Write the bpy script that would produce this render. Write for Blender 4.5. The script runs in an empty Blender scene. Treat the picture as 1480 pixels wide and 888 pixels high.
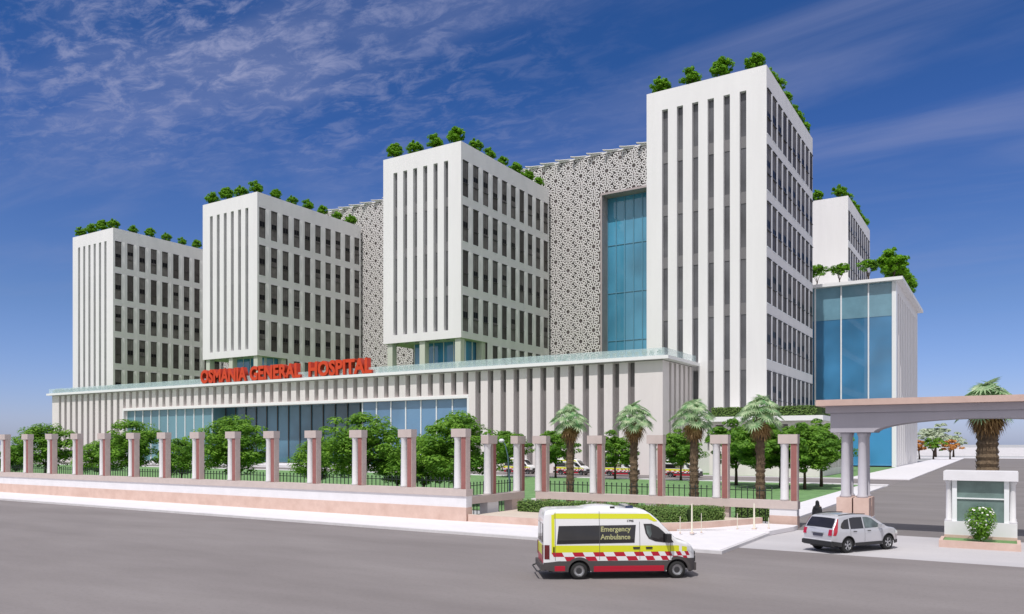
import bpy, math, random
from mathutils import Vector, Matrix
PI = math.pi
R = math.radians
SC = bpy.context.scene
COL = SC.collection
rnd = random.Random(7)

# ------------------------------------------------------------------ materials
MATS = {}
def mat(name, col, rough=0.6, metal=0.0, var=0.0, scale=3.0, bump=0.0, bscale=20.0, spec=0.5, coat=0.0,
        trans=0.0, emit=None, streak=False, col2=None, coord='Object'):
    if name in MATS: return MATS[name]
    m = bpy.data.materials.new(name); m.use_nodes = True
    nt = m.node_tree; N = nt.nodes; L = nt.links
    p = N['Principled BSDF']
    p.inputs['Base Color'].default_value = (*col, 1)
    p.inputs['Roughness'].default_value = rough
    p.inputs['Metallic'].default_value = metal
    p.inputs['Specular IOR Level'].default_value = spec
    p.inputs['Coat Weight'].default_value = coat
    p.inputs['Transmission Weight'].default_value = trans
    if var > 0 or bump > 0:
        if coord == 'World':
            g = N.new('ShaderNodeNewGeometry'); src = g.outputs['Position']
        else:
            g = N.new('ShaderNodeTexCoord'); src = g.outputs['Object']
        if streak:
            mp = N.new('ShaderNodeMapping'); mp.inputs['Scale'].default_value = (1, 1, 0.12)
            L.new(src, mp.inputs['Vector']); src = mp.outputs['Vector']
    if var > 0:
        n = N.new('ShaderNodeTexNoise'); n.inputs['Scale'].default_value = scale
        n.inputs['Detail'].default_value = 6; n.inputs['Roughness'].default_value = 0.65
        L.new(src, n.inputs['Vector'])
        r = N.new('ShaderNodeValToRGB')
        a = tuple(max(0, c * (1 - var)) for c in col); b = tuple(min(1, c * (1 + var)) for c in (col2 or col))
        r.color_ramp.elements[0].position = 0.3; r.color_ramp.elements[1].position = 0.7
        r.color_ramp.elements[0].color = (*a, 1); r.color_ramp.elements[1].color = (*b, 1)
        L.new(n.outputs['Fac'], r.inputs['Fac']); L.new(r.outputs['Color'], p.inputs['Base Color'])
    if bump > 0:
        n2 = N.new('ShaderNodeTexNoise'); n2.inputs['Scale'].default_value = bscale; n2.inputs['Detail'].default_value = 4
        L.new(src, n2.inputs['Vector'])
        bp = N.new('ShaderNodeBump'); bp.inputs['Strength'].default_value = bump; bp.inputs['Distance'].default_value = 0.05
        L.new(n2.outputs['Fac'], bp.inputs['Height']); L.new(bp.outputs['Normal'], p.inputs['Normal'])
    MATS[name] = m
    return m

def leafmat(name, c1, c2, tr=0.35, scale=0.9):
    m = bpy.data.materials.new(name); m.use_nodes = True
    nt = m.node_tree; N = nt.nodes; L = nt.links
    p = N['Principled BSDF']; p.inputs['Roughness'].default_value = 0.55; p.inputs['Specular IOR Level'].default_value = 0.3
    tl = N.new('ShaderNodeBsdfTranslucent'); mx = N.new('ShaderNodeMixShader'); mx.inputs[0].default_value = tr
    tc = N.new('ShaderNodeTexCoord'); n = N.new('ShaderNodeTexNoise'); n.inputs['Scale'].default_value = scale
    n.inputs['Detail'].default_value = 5; n.inputs['Roughness'].default_value = 0.8
    L.new(tc.outputs['Object'], n.inputs['Vector'])
    r = N.new('ShaderNodeValToRGB'); r.color_ramp.elements[0].position = 0.38; r.color_ramp.elements[1].position = 0.62
    r.color_ramp.elements[0].color = (*c1, 1); r.color_ramp.elements[1].color = (*c2, 1)
    L.new(n.outputs['Fac'], r.inputs['Fac'])
    L.new(r.outputs['Color'], p.inputs['Base Color']); L.new(r.outputs['Color'], tl.inputs['Color'])
    L.new(p.outputs[0], mx.inputs[1]); L.new(tl.outputs[0], mx.inputs[2])
    L.new(mx.outputs[0], N['Material Output'].inputs['Surface'])
    MATS[name] = m
    return m

def glassmat(name, col, refl=0.5, rough=0.03, var=0.15, scale=0.08):
    m = bpy.data.materials.new(name); m.use_nodes = True
    nt = m.node_tree; N = nt.nodes; L = nt.links
    p = N['Principled BSDF']; p.inputs['Roughness'].default_value = rough
    p.inputs['Specular IOR Level'].default_value = refl; p.inputs['Coat Weight'].default_value = refl
    p.inputs['Coat Roughness'].default_value = 0.02
    g = N.new('ShaderNodeNewGeometry'); n = N.new('ShaderNodeTexNoise'); n.inputs['Scale'].default_value = scale
    n.inputs['Detail'].default_value = 3
    L.new(g.outputs['Position'], n.inputs['Vector'])
    r = N.new('ShaderNodeValToRGB'); r.color_ramp.elements[0].position = 0.35; r.color_ramp.elements[1].position = 0.65
    r.color_ramp.elements[0].color = (*[c * (1 - var) for c in col], 1); r.color_ramp.elements[1].color = (*[min(1, c * (1 + var)) for c in col], 1)
    L.new(n.outputs['Fac'], r.inputs['Fac']); L.new(r.outputs['Color'], p.inputs['Base Color'])
    MATS[name] = m
    return m

def clearglass(name, col, alpha=0.35):
    m = bpy.data.materials.new(name); m.use_nodes = True
    nt = m.node_tree; N = nt.nodes; L = nt.links
    p = N['Principled BSDF']; p.inputs['Base Color'].default_value = (*col, 1); p.inputs['Roughness'].default_value = 0.05
    p.inputs['Alpha'].default_value = alpha
    MATS[name] = m
    return m

white = mat('white_render', (0.78, 0.77, 0.775), 0.75, var=0.05, scale=0.25, streak=True, bump=0.05, bscale=6)
wallw = mat('offwhite_render', (0.80, 0.785, 0.785), 0.8, var=0.04, scale=0.3, streak=True)
ribw = mat('rib_stone', (0.75, 0.70, 0.695), 0.8, var=0.05, scale=0.5, streak=True)
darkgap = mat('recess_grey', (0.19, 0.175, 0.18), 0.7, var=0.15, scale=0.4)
cornw = mat('cornice_white', (0.83, 0.83, 0.84), 0.6)
frame_d = mat('dark_frame', (0.06, 0.055, 0.055), 0.45)
trimw = mat('white_trim', (0.82, 0.84, 0.86), 0.4)
slotg = glassmat('slot_glass', (0.115, 0.115, 0.125), 0.35, 0.15, 0.25, 0.15)
curt = mat('curtain_pane', (0.165, 0.152, 0.148), 0.55, var=.35, scale=.5, spec=.12, coord='World')
curt2 = mat('curtain_pane_dark', (0.09, 0.08, 0.078), 0.5, var=.3, scale=.5, spec=.12, coord='World')
blackg = mat('black_pane', (0.008, 0.008, 0.010), 0.4, spec=.15)
blueg = glassmat('blue_curtain_glass', (0.075, 0.29, 0.45), 0.6, 0.04, 0.35, 0.05)
blueg2 = glassmat('deep_blue_glass', (0.055, 0.22, 0.42), 0.7, 0.03, 0.5, 0.05)
tealg = glassmat('teal_glass', (0.13, 0.26, 0.31), 0.5, 0.05, 0.2, 0.05)
porchg = glassmat('porch_glass', (0.075, 0.16, 0.23), 0.5, 0.05, 0.4, 0.08)
podg = glassmat('podium_glass', (0.11, 0.22, 0.36), 0.6, 0.04, 0.25, 0.06)
pink = mat('pink_stone', (0.60, 0.42, 0.355), 0.8, var=0.08, scale=1.2, col2=(0.62, 0.46, 0.40), bump=0.1)
piershade = mat('pier_shade_red', (0.30, 0.12, 0.11), 0.8, var=0.15, scale=1.0)  # dark red of the shaded pier front, shade put into the colour
pierm = mat('pier_stone', (0.58, 0.47, 0.435), 0.8, var=0.07, scale=1.5, bump=0.1)
colm = mat('column_white', (0.70, 0.69, 0.71), 0.65, var=0.04, scale=2)
capm = mat('cap_stone', (0.54, 0.46, 0.435), 0.8, var=0.06, scale=2)
bandm = mat('band_white', (0.74, 0.73, 0.76), 0.7, var=0.05, scale=1.0)
iron = mat('dark_iron', (0.012, 0.022, 0.018), 0.5)
gatem = mat('gate_grey', (0.40, 0.385, 0.43), 0.7, var=0.05, scale=0.8, streak=True)
gatecol = mat('gate_column', (0.50, 0.485, 0.53), 0.65, var=0.04, scale=2)
ledgem = mat('gate_ledge', (0.55, 0.40, 0.35), 0.8, var=0.08, scale=1.5)
signm = mat('sign_orange', (0.64, 0.055, 0.008), 0.5)
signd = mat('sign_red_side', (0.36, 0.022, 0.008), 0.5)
jaliw = mat('jali_white', (0.80, 0.77, 0.77), 0.7)
jalib = mat('jali_backing', (0.43, 0.38, 0.375), 0.85, var=0.2, scale=0.15)
cols_g = mat('undercroft_column', (0.55, 0.58, 0.50), 0.8)
roofg = mat('roof_lawn', (0.10, 0.19, 0.04), 0.9, var=0.2, scale=0.6)
bark = mat('bark', (0.075, 0.05, 0.035), 0.9, var=0.35, scale=4, bump=0.6, bscale=14)
palmbark = mat('palm_bark', (0.15, 0.105, 0.065), 0.95, var=0.45, scale=5, bump=1.0, bscale=12)
lf1 = leafmat('leaf_green', (0.09, 0.23, 0.02), (0.28, 0.50, 0.06), 0.45)
lf2 = leafmat('leaf_dark', (0.07, 0.19, 0.02), (0.22, 0.43, 0.05), 0.45)
lf3 = leafmat('leaf_roof', (0.12, 0.31, 0.012), (0.26, 0.52, 0.03), 0.4, 1.2)
lfp = leafmat('leaf_palm', (0.12, 0.33, 0.11), (0.68, 0.76, 0.52), 0.35, 2.6)
lfd = leafmat('leaf_dry', (0.20, 0.11, 0.04), (0.42, 0.27, 0.12), 0.2, 2.0)
lfh = leafmat('leaf_hedge', (0.08, 0.17, 0.03), (0.24, 0.36, 0.10), 0.3, 5.0)
lfo = leafmat('leaf_orange', (0.55, 0.22, 0.05), (0.75, 0.42, 0.15), 0.3, 2.0)
lfpale = leafmat('leaf_pale', (0.40, 0.50, 0.30), (0.60, 0.65, 0.52), 0.3, 0.5)
lfterr = leafmat('leaf_parapet', (0.20, 0.30, 0.24), (0.36, 0.46, 0.38), 0.25, 3.0)
core = mat('hedge_core', (0.03, 0.06, 0.015), 0.95)
petal = mat('white_petal', (0.85, 0.85, 0.80), 0.6)
tyre = mat('tyre', (0.02, 0.02, 0.021), 0.85)
alloy = mat('alloy', (0.55, 0.56, 0.58), 0.3, 0.85)
rimdark = mat('rim_dark', (0.05, 0.05, 0.055), 0.5, 0.3)
carw = mat('ambulance_white', (0.80, 0.80, 0.82), 0.3, coat=0.5)
yel = mat('hi_vis_yellow', (0.70, 0.72, 0.02), 0.4, coat=0.3)
redp = mat('livery_red', (0.46, 0.006, 0.03), 0.35, coat=0.3)
silver = mat('silver_paint', (0.56, 0.56, 0.60), 0.28, 0.25, coat=0.7)
blk = mat('black_trim', (0.025, 0.025, 0.027), 0.55)
clad = mat('grey_cladding', (0.07, 0.062, 0.062), 0.6)
autog = glassmat('vehicle_glass', (0.018, 0.016, 0.018), 0.5, 0.03, 0.2, 1.0)
autog2 = glassmat('vehicle_glass_light', (0.10, 0.13, 0.13), 0.6, 0.03, 0.5, 2.0)
tail = mat('tail_red', (0.45, 0.01, 0.03), 0.15, coat=1.0)
taild = mat('tail_dark', (0.12, 0.008, 0.01), 0.2, coat=0.8)
lampw = mat('lamp_glass', (0.75, 0.77, 0.80), 0.1, coat=1.0)
cream = mat('cream_letter', (0.88, 0.88, 0.50), 0.5)
seam = mat('panel_gap', (0.10, 0.10, 0.10), 0.7)
abaya = mat('black_cloth', (0.010, 0.010, 0.014), 0.85)
skin = mat('skin', (0.36, 0.20, 0.13), 0.6)
polem = mat('lamp_pole', (0.10, 0.17, 0.19), 0.45, 0.3)
balg = clearglass('balustrade_glass', (0.60, 0.74, 0.76), 0.33)

# ------------------------------------------------------------------ mesh builder
class MB:
    def __init__(s): s.v = []; s.f = []; s.m = []
    def quad(s, pts, mi=0):
        b = len(s.v); s.v += [tuple(p) for p in pts]; s.f.append(tuple(range(b, b + len(pts)))); s.m.append(mi)
    def box(s, x0, x1, y0, y1, z0, z1, mi=0, top=None):
        b = len(s.v)
        s.v += [(x0, y0, z0), (x1, y0, z0), (x1, y1, z0), (x0, y1, z0), (x0, y0, z1), (x1, y0, z1), (x1, y1, z1), (x0, y1, z1)]
        for k, q in enumerate([(0, 3, 2, 1), (4, 5, 6, 7), (0, 1, 5, 4), (1, 2, 6, 5), (2, 3, 7, 6), (3, 0, 4, 7)]):
            s.f.append(tuple(b + i for i in q)); s.m.append(top if (k == 1 and top is not None) else mi)
    def prism(s, poly, z0, z1, mi=0, top=None):           # poly in x,y ccw
        b = len(s.v); n = len(poly)
        s.v += [(p[0], p[1], z0) for p in poly] + [(p[0], p[1], z1) for p in poly]
        s.f.append(tuple(b + n - 1 - i for i in range(n))); s.m.append(mi)
        s.f.append(tuple(b + n + i for i in range(n))); s.m.append(mi if top is None else top)
        for i in range(n):
            j = (i + 1) % n; s.f.append((b + i, b + j, b + n + j, b + n + i)); s.m.append(mi)
    def prismy(s, poly, y0, y1, mi=0):                     # poly in x,z
        b = len(s.v); n = len(poly)
        s.v += [(p[0], y0, p[1]) for p in poly] + [(p[0], y1, p[1]) for p in poly]
        s.f.append(tuple(b + i for i in range(n))); s.m.append(mi)
        s.f.append(tuple(b + 2 * n - 1 - i for i in range(n))); s.m.append(mi)
        for i in range(n):
            j = (i + 1) % n; s.f.append((b + i, b + n + i, b + n + j, b + j)); s.m.append(mi)
    def lathe(s, prof, c=(0, 0, 0), n=16, axis='z', mi=0, cap=True):   # prof: (r, h)
        b = len(s.v)
        for r, h in prof:
            for k in range(n):
                a = 2 * PI * k / n; u, w = r * math.cos(a), r * math.sin(a)
                p = (u, w, h) if axis == 'z' else ((u, h, w) if axis == 'y' else (h, u, w))
                s.v.append((c[0] + p[0], c[1] + p[1], c[2] + p[2]))
        for i in range(len(prof) - 1):
            for k in range(n):
                a, c2 = b + i * n + k, b + i * n + (k + 1) % n
                s.f.append((a, c2, c2 + n, a + n)); s.m.append(mi)
        if cap:
            s.f.append(tuple(b + k for k in range(n))[::-1]); s.m.append(mi)
            e = b + (len(prof) - 1) * n; s.f.append(tuple(e + k for k in range(n))); s.m.append(mi)
    def tube(s, pts, rad, n=8, mi=0):
        pts = [Vector(p) for p in pts]
        if not isinstance(rad, (list, tuple)): rad = [rad] * len(pts)
        b = len(s.v); N = len(pts)
        for i, p in enumerate(pts):
            d = (pts[min(i + 1, N - 1)] - pts[max(i - 1, 0)]).normalized()
            a = d.cross(Vector((0, 0, 1)) if abs(d.z) < 0.9 else Vector((1, 0, 0))).normalized(); c = d.cross(a)
            for k in range(n):
                t = 2 * PI * k / n; s.v.append(tuple(p + (a * math.cos(t) + c * math.sin(t)) * rad[i]))
        for i in range(N - 1):
            for k in range(n):
                a, c = b + i * n + k, b + i * n + (k + 1) % n
                s.f.append((a, c, c + n, a + n)); s.m.append(mi)
        s.f.append(tuple(b + k for k in range(n))[::-1]); s.m.append(mi)
        s.f.append(tuple(b + (N - 1) * n + k for k in range(n))); s.m.append(mi)
    def leaf(s, p, nrm, size, rg, mi=0, asp=0.6):
        n = Vector(nrm).normalized()
        a = n.cross(Vector((rg.uniform(-1, 1), rg.uniform(-1, 1), rg.uniform(-1, 1)))).normalized(); c = n.cross(a)
        h = size * 0.5; w = h * asp; p = Vector(p)
        b = len(s.v)
        s.v += [tuple(p - a * h), tuple(p - c * w + n * h * 0.15), tuple(p + a * h), tuple(p + c * w + n * h * 0.15)]
        s.f.append((b, b + 1, b + 2, b + 3)); s.m.append(mi)
    def grid(s, P, mi=0, flip=False):
        b = len(s.v); nr = len(P); nc = len(P[0])
        for row in P: s.v += [tuple(q) for q in row]
        for i in range(nr - 1):
            for j in range(nc - 1):
                q = (b + i * nc + j, b + i * nc + j + 1, b + (i + 1) * nc + j + 1, b + (i + 1) * nc + j)
                s.f.append(q[::-1] if flip else q); s.m.append(mi)
    def mesh(s, name, mats, smooth=False):
        me = bpy.data.meshes.new(name); me.from_pydata(s.v, [], s.f)
        if not isinstance(mats, (list, tuple)): mats = [mats]
        for m in mats: me.materials.append(m)
        if any(s.m): me.polygons.foreach_set('material_index', s.m)
        if smooth: me.polygons.foreach_set('use_smooth', [True] * len(s.f))
        me.update()
        return me
    def build(s, name, mats, parent=None, smooth=False):
        return link(name, s.mesh(name, mats, smooth), parent)

def link(name, data, parent=None, loc=None, rz=0):
    o = bpy.data.objects.new(name, data); COL.objects.link(o)
    if parent is not None: o.parent = parent
    if loc is not None: o.location = loc
    if rz: o.rotation_euler = (0, 0, rz)
    return o
def tag(o, label, cat, group=None):
    o['label'] = label; o['category'] = cat
    if group: o['group'] = group
    return o
def thing(name, label, cat, loc=(0, 0, 0), rz=0, group=None):
    o = bpy.data.objects.new(name, None); COL.objects.link(o); o.location = loc; o.rotation_euler = (0, 0, rz)
    o.empty_display_size = 0.2
    return tag(o, label, cat, group)
def struct(name, mb, m, kind='structure'):
    o = mb.build(name, m); o['kind'] = kind; return o
KIDS = {}
def dup(root, loc, rz=0, label=None, group=None, scale=None):
    def cp(o, par):
        c = o.copy(); COL.objects.link(c)
        if par is not None: c.parent = par
        for ch in list(o.children): cp(ch, c)
        return c
    r = cp(root, None)
    r.location = loc; r.rotation_euler = (0, 0, rz)
    if scale: r.scale = (scale,) * 3 if not isinstance(scale, tuple) else scale
    if label: r['label'] = label
    if group: r['group'] = group
    return r
ORD = 'first second third fourth fifth sixth seventh eighth ninth tenth eleventh twelfth thirteenth fourteenth fifteenth sixteenth'.split()
H0 = 5.2; F = 1140.0; CT, ST = math.cos(R(31.9)), math.sin(R(31.9))
def at(px, Y):                      # X of the point on the plane Y seen at photo column px
    t = (px - 740) / F
    return Y * (CT * t - ST) / (CT + ST * t)
def text_mesh(s, size, extrude=0.0, bold=0.0):
    cu = bpy.data.curves.new('txt', 'FONT'); cu.body = s; cu.size = size; cu.extrude = extrude; cu.offset = bold
    cu.resolution_u = 3
    o = bpy.data.objects.new('txt', cu); COL.objects.link(o)
    dg = bpy.context.evaluated_depsgraph_get(); dg.update()
    me = bpy.data.meshes.new_from_object(o.evaluated_get(dg))
    bpy.data.objects.remove(o); bpy.data.curves.remove(cu)
    return me

# facade skin with recessed openings; plane axis 'x' (faces +X at x=p) or 'y' (faces -Y at y=p)
def skin_facade(mb, axis, p, u0, u1, z0, z1, ops, depth, mi=0, back=None):
    us = sorted({round(v, 4) for v in [u0, u1] + [o[0] for o in ops] + [o[1] for o in ops] if u0 <= v <= u1})
    zs = sorted({round(v, 4) for v in [z0, z1] + [o[2] for o in ops] + [o[3] for o in ops] if z0 <= v <= z1})
    sg = -1 if axis == 'x' else 1
    def P(u, z, d): return (p - d, u, z) if axis == 'x' else (u, p + d, z)
    def inop(u, z):
        for o in ops:
            if o[0] < u < o[1] and o[2] < z < o[3]: return True
        return False
    for i in range(len(us) - 1):
        start = None
        for j in range(len(zs)):
            solid = j < len(zs) - 1 and not inop((us[i] + us[i + 1]) / 2, (zs[j] + zs[j + 1]) / 2)
            if solid and start is None: start = zs[j]
            if not solid and start is not None:
                mb.quad([P(us[i], start, 0), P(us[i + 1], start, 0), P(us[i + 1], zs[j], 0), P(us[i], zs[j], 0)], mi); start = None
    for a, b, c, d in ops:
        mb.quad([P(a, c, 0), P(a, c, depth), P(a, d, depth), P(a, d, 0)], mi)
        mb.quad([P(b, c, depth), P(b, c, 0), P(b, d, 0), P(b, d, depth)], mi)
        mb.quad([P(a, c, 0), P(b, c, 0), P(b, c, depth), P(a, c, depth)], mi)
        mb.quad([P(a, d, depth), P(b, d, depth), P(b, d, 0), P(a, d, 0)], mi)
        if back is not None:
            mb.quad([P(a, c, depth), P(b, c, depth), P(b, d, depth), P(a, d, depth)], back)
# ------------------------------------------------------------------ ground
def sheet(name, m, x0, x1, y0, y1, z, z0=None):
    mb = MB()
    if z0 is None: mb.quad([(x0, y0, z), (x1, y0, z), (x1, y1, z), (x0, y1, z)])
    else: mb.box(x0, x1, y0, y1, z0, z)
    return struct(name, mb, m)
def roadmat(name, c1, c2, c3):
    m = bpy.data.materials.new(name); m.use_nodes = True
    nt = m.node_tree; N = nt.nodes; L = nt.links; p = N['Principled BSDF']; p.inputs['Roughness'].default_value = 0.85
    p.inputs['Specular IOR Level'].default_value = 0.25
    g = N.new('ShaderNodeNewGeometry')
    mp = N.new('ShaderNodeMapping'); mp.inputs['Scale'].default_value = (0.07, 0.22, 1); mp.inputs['Rotation'].default_value = (0, 0, -.05)
    L.new(g.outputs['Position'], mp.inputs['Vector'])
    n1 = N.new('ShaderNodeTexNoise'); n1.inputs['Scale'].default_value = 1.0; n1.inputs['Detail'].default_value = 7; n1.inputs['Roughness'].default_value = 0.6
    L.new(mp.outputs['Vector'], n1.inputs['Vector'])
    n2 = N.new('ShaderNodeTexNoise'); n2.inputs['Scale'].default_value = 6; n2.inputs['Detail'].default_value = 8; n2.inputs['Roughness'].default_value = 0.8
    L.new(g.outputs['Position'], n2.inputs['Vector'])
    r = N.new('ShaderNodeValToRGB'); r.color_ramp.elements[0].position = 0.35; r.color_ramp.elements[1].position = 0.68
    r.color_ramp.elements[0].color = (*c1, 1); r.color_ramp.elements[1].color = (*c2, 1)
    L.new(n1.outputs['Fac'], r.inputs['Fac'])
    mx = N.new('ShaderNodeMixRGB'); mx.blend_type = 'MIX'; mx.inputs[2].default_value = (*c3, 1)
    mr = N.new('ShaderNodeMapRange'); mr.inputs[1].default_value = 0.5; mr.inputs[2].default_value = 0.75; mr.inputs[4].default_value = 0.55
    L.new(n2.outputs['Fac'], mr.inputs[0]); L.new(mr.outputs[0], mx.inputs[0]); L.new(r.outputs['Color'], mx.inputs[1])
    L.new(mx.outputs[0], p.inputs['Base Color'])
    n3 = N.new('ShaderNodeTexNoise'); n3.inputs['Scale'].default_value = 45; n3.inputs['Detail'].default_value = 3
    L.new(g.outputs['Position'], n3.inputs['Vector'])
    bp = N.new('ShaderNodeBump'); bp.inputs['Strength'].default_value = 0.35; bp.inputs['Distance'].default_value = 0.02
    L.new(n3.outputs['Fac'], bp.inputs['Height']); L.new(bp.outputs['Normal'], p.inputs['Normal'])
    return m
asph = roadmat('asphalt', (0.205, 0.184, 0.184), (0.262, 0.238, 0.238), (0.145, 0.132, 0.132))
asph2 = roadmat('drive_asphalt', (0.19, 0.172, 0.17), (0.24, 0.22, 0.218), (0.17, 0.155, 0.155))
apronm = roadmat('apron_concrete', (0.46, 0.445, 0.465), (0.54, 0.52, 0.54), (0.42, 0.40, 0.42))
pavem = mat('pavement_concrete', (0.72, 0.70, 0.73), 0.8, var=0.05, scale=0.8, coord='World', bump=0.1)
kerbm = mat('kerb_concrete', (0.60, 0.585, 0.60), 0.8, var=0.08, scale=1.5, coord='World')
lawnm = mat('lawn_grass', (0.13, 0.26, 0.09), 0.95, var=0.2, scale=0.7, col2=(0.17, 0.31, 0.12), coord='World', bump=0.8, bscale=25)
haz = mat('far_ground', (0.42, 0.42, 0.43), 0.9, var=0.1, scale=0.02, coord='World')
beige = mat('planter_beige', (0.58, 0.50, 0.43), 0.85, var=0.07, scale=1.0, coord='World')

sheet('ground', haz, -4000, 4000, -600, 6000, -0.03)
sheet('road', asph, -420, 260, -60, 39.6, 0.0)
sheet('driveway_apron', apronm, -11.4, 60, 39.6, 49.6, 0.002)
sheet('driveway', asph2, -12.1, 60, 49.6, 330, 0.0)
sheet('lawn', lawnm, -330, -15.0, 51.2, 109.0, 0.03)
sheet('hospital_road', asph, -330, -12.1, 109.0, 126, 0.01)
sheet('forecourt_lawn', lawnm, -48, -20, 126.6, 194, 0.03)
sheet('forecourt', haz, -330, -48, 126.6, 330, 0.02)
# pavements with kerb drop
mb = MB(); mb.prism([(-330, 37.9), (-11.4, 37.0), (-11.4, 45.7), (-13.6, 45.7), (-18, 42), (-330, 42)], -0.02, 0.17, 0)
struct('pavement', mb, [pavem])
mb = MB()
mb.prism([(-330, 37.7), (-11.25, 36.8), (-11.25, 45.7), (-11.4, 45.7), (-11.4, 37.0), (-330, 37.9)], -0.02, 0.15, 0)
struct('kerb', mb, kerbm)
mb = MB(); mb.box(-15.0, -12.1, 51.3, 104, -0.02, 0.12); mb.box(-330, -12.1, 107.6, 109.0, -0.02, 0.13); mb.box(-330, -12.1, 126.0, 126.6, -0.02, 0.13)
struct('driveway_pavement', mb, pavem)
mb = MB(); mb.prism([(-19.9, 126.6), (-11.4, 126.6), (-11.8, 330), (-19.9, 330)], -0.02, 0.10)
struct('glass_block_path', mb, pavem)
mb = MB(); mb.box(-60, 200, 332, 345, -0.02, 0.15); mb.box(-60, 260, 400, 404, -0.02, 1.6); mb.box(-60, 300, 520, 523, -0.02, 3.2)
struct('far_kerbs', mb, pavem)
# ramp strip rising behind the slab to the last pillar
mb = MB(); mb.prism([(-18.6, 42), (-13.6, 45.7), (-11.25, 45.7), (-10.6, 48.9), (-10.6, 50.0), (-13, 50.0), (-15.4, 46.2), (-18.6, 43.3)], 0.02, 0.26)
struct('ramp_kerb', mb, pavem)

# ------------------------------------------------------------------ plants
def crown_mesh(name, rx, rz, zc, nclump, nleaf, size, mats, seed, flat=0.5, squash=0.45, wa=.22):
    rg = random.Random(seed); mb = MB()
    for c in range(nclump):
        while True:
            u = Vector((rg.uniform(-1, 1), rg.uniform(-1, 1), rg.uniform(-1, 1)))
            if 0.1 < u.length <= 1: break
        u = u.normalized() * (rg.random() ** 0.4)
        # broad underside, narrower top
        wob = 1 + wa * math.sin(3 * math.atan2(u.y, u.x) + seed) + rg.uniform(-wa, wa) * .5
        cx, cy, cz = u.x * rx * wob * (1 - 0.25 * max(0, u.z)), u.y * rx * wob * (1 - 0.25 * max(0, u.z)), zc + u.z * rz
        cr = rx * rg.uniform(0.16, 0.30); mi = 0 if rg.random() < 0.62 else 1
        for k in range(nleaf):
            while True:
                v = Vector((rg.uniform(-1, 1), rg.uniform(-1, 1), rg.uniform(-1, 1)))
                if v.length <= 1: break
            v = v.normalized() * (v.length ** 0.5)
            n = Vector((v.x, v.y, abs(v.z) + flat)) + Vector((rg.uniform(-.4, .4), rg.uniform(-.4, .4), rg.uniform(-.2, .4)))
            mb.leaf((cx + v.x * cr, cy + v.y * cr, cz + v.z * cr * squash), n, size * rg.uniform(0.6, 1.25), rg, mi)
    return mb.mesh(name, mats)
def trunk_mesh(h, r, zc, rx, rz, seed, forks=7, m=bark, low=0.45):
    rg = random.Random(seed + 99); mb = MB()
    lean = rg.uniform(-0.25, 0.25)
    top = (lean, rg.uniform(-.15, .15), h)
    mb.tube([(0, 0, -0.1), (lean * .3, 0, h * .5), top], [r * 1.25, r * 0.9, r * 0.75], 9)
    for k in range(forks):
        a = 2 * PI * k / forks + rg.uniform(-.3, .3); e = rg.uniform(0.45, 0.8)
        p2 = (math.cos(a) * rx * e, math.sin(a) * rx * e, zc + rg.uniform(-.4, .5) * rz)
        s = h * rg.uniform(0.6, 1.0); p0 = (lean * s / h, 0, s)
        p1 = ((p0[0] + p2[0]) / 2 - math.cos(a) * rx * .08, (p0[1] + p2[1]) / 2, (p0[2] + p2[2]) / 2 + rz * .05)
        mb.tube([p0, p1, p2], [r * .5, r * .33, r * .12], 6)
    return mb.mesh('trunk', m, True)
TREEMESH = {}
def tree(name, variant, loc, rz, label, cat='tree', group=None, scale=1.0):
    c, t = TREEMESH[variant]
    r = thing(name, label, cat, loc, rz, group); r.scale = (scale,) * 3 if not isinstance(scale, tuple) else scale
    link('trunk', t, r); link('crown', c, r)
    return r
for i in range(4):   # lawn maple: 8 m tall, low crown
    TREEMESH['lawn%d' % i] = (crown_mesh('crown', 4.0, 2.95, 5.0, 125, 100, 0.36, [lf1, lf2], 11 + i, .7, .55, .18), trunk_mesh(2.6, 0.16, 4.6, 3.6, 2.6, 11 + i))
for i in range(3):   # round street tree
    TREEMESH['road%d' % i] = (crown_mesh('crown', 3.3, 2.6, 4.6, 85, 85, 0.42, [lf2, lf1], 31 + i, .5, .5, .1), trunk_mesh(2.6, 0.16, 4.6, 2.6, 2.0, 31 + i, 6))
for i in range(3):   # roof shrub
    TREEMESH['roof%d' % i] = (crown_mesh('crown', 1.5, 1.35, 1.95, 70, 52, 0.32, [lf3, lf3], 51 + i, .35, .85, .06), trunk_mesh(0.8, 0.09, 1.6, 1.4, 0.9, 51 + i, 5))
for i in range(2):   # umbrella tree on glass block
    TREEMESH['umb%d' % i] = (crown_mesh('crown', 2.0, 1.15, 3.2, 60, 50, 0.36, [lf3, lf2], 71 + i, .4, .6, .1), trunk_mesh(1.0, 0.12, 2.8, 1.6, 0.6, 71 + i, 5))
for i, m in enumerate([lfo, lf1, lfpale]):
    TREEMESH['far%d' % i] = (crown_mesh('crown', 3.0, 2.1, 4.4, 30, 40, 0.7, [m, m], 91 + i), trunk_mesh(2.4, 0.22, 4.2, 2.4, 1.5, 91 + i, 6))

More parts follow.
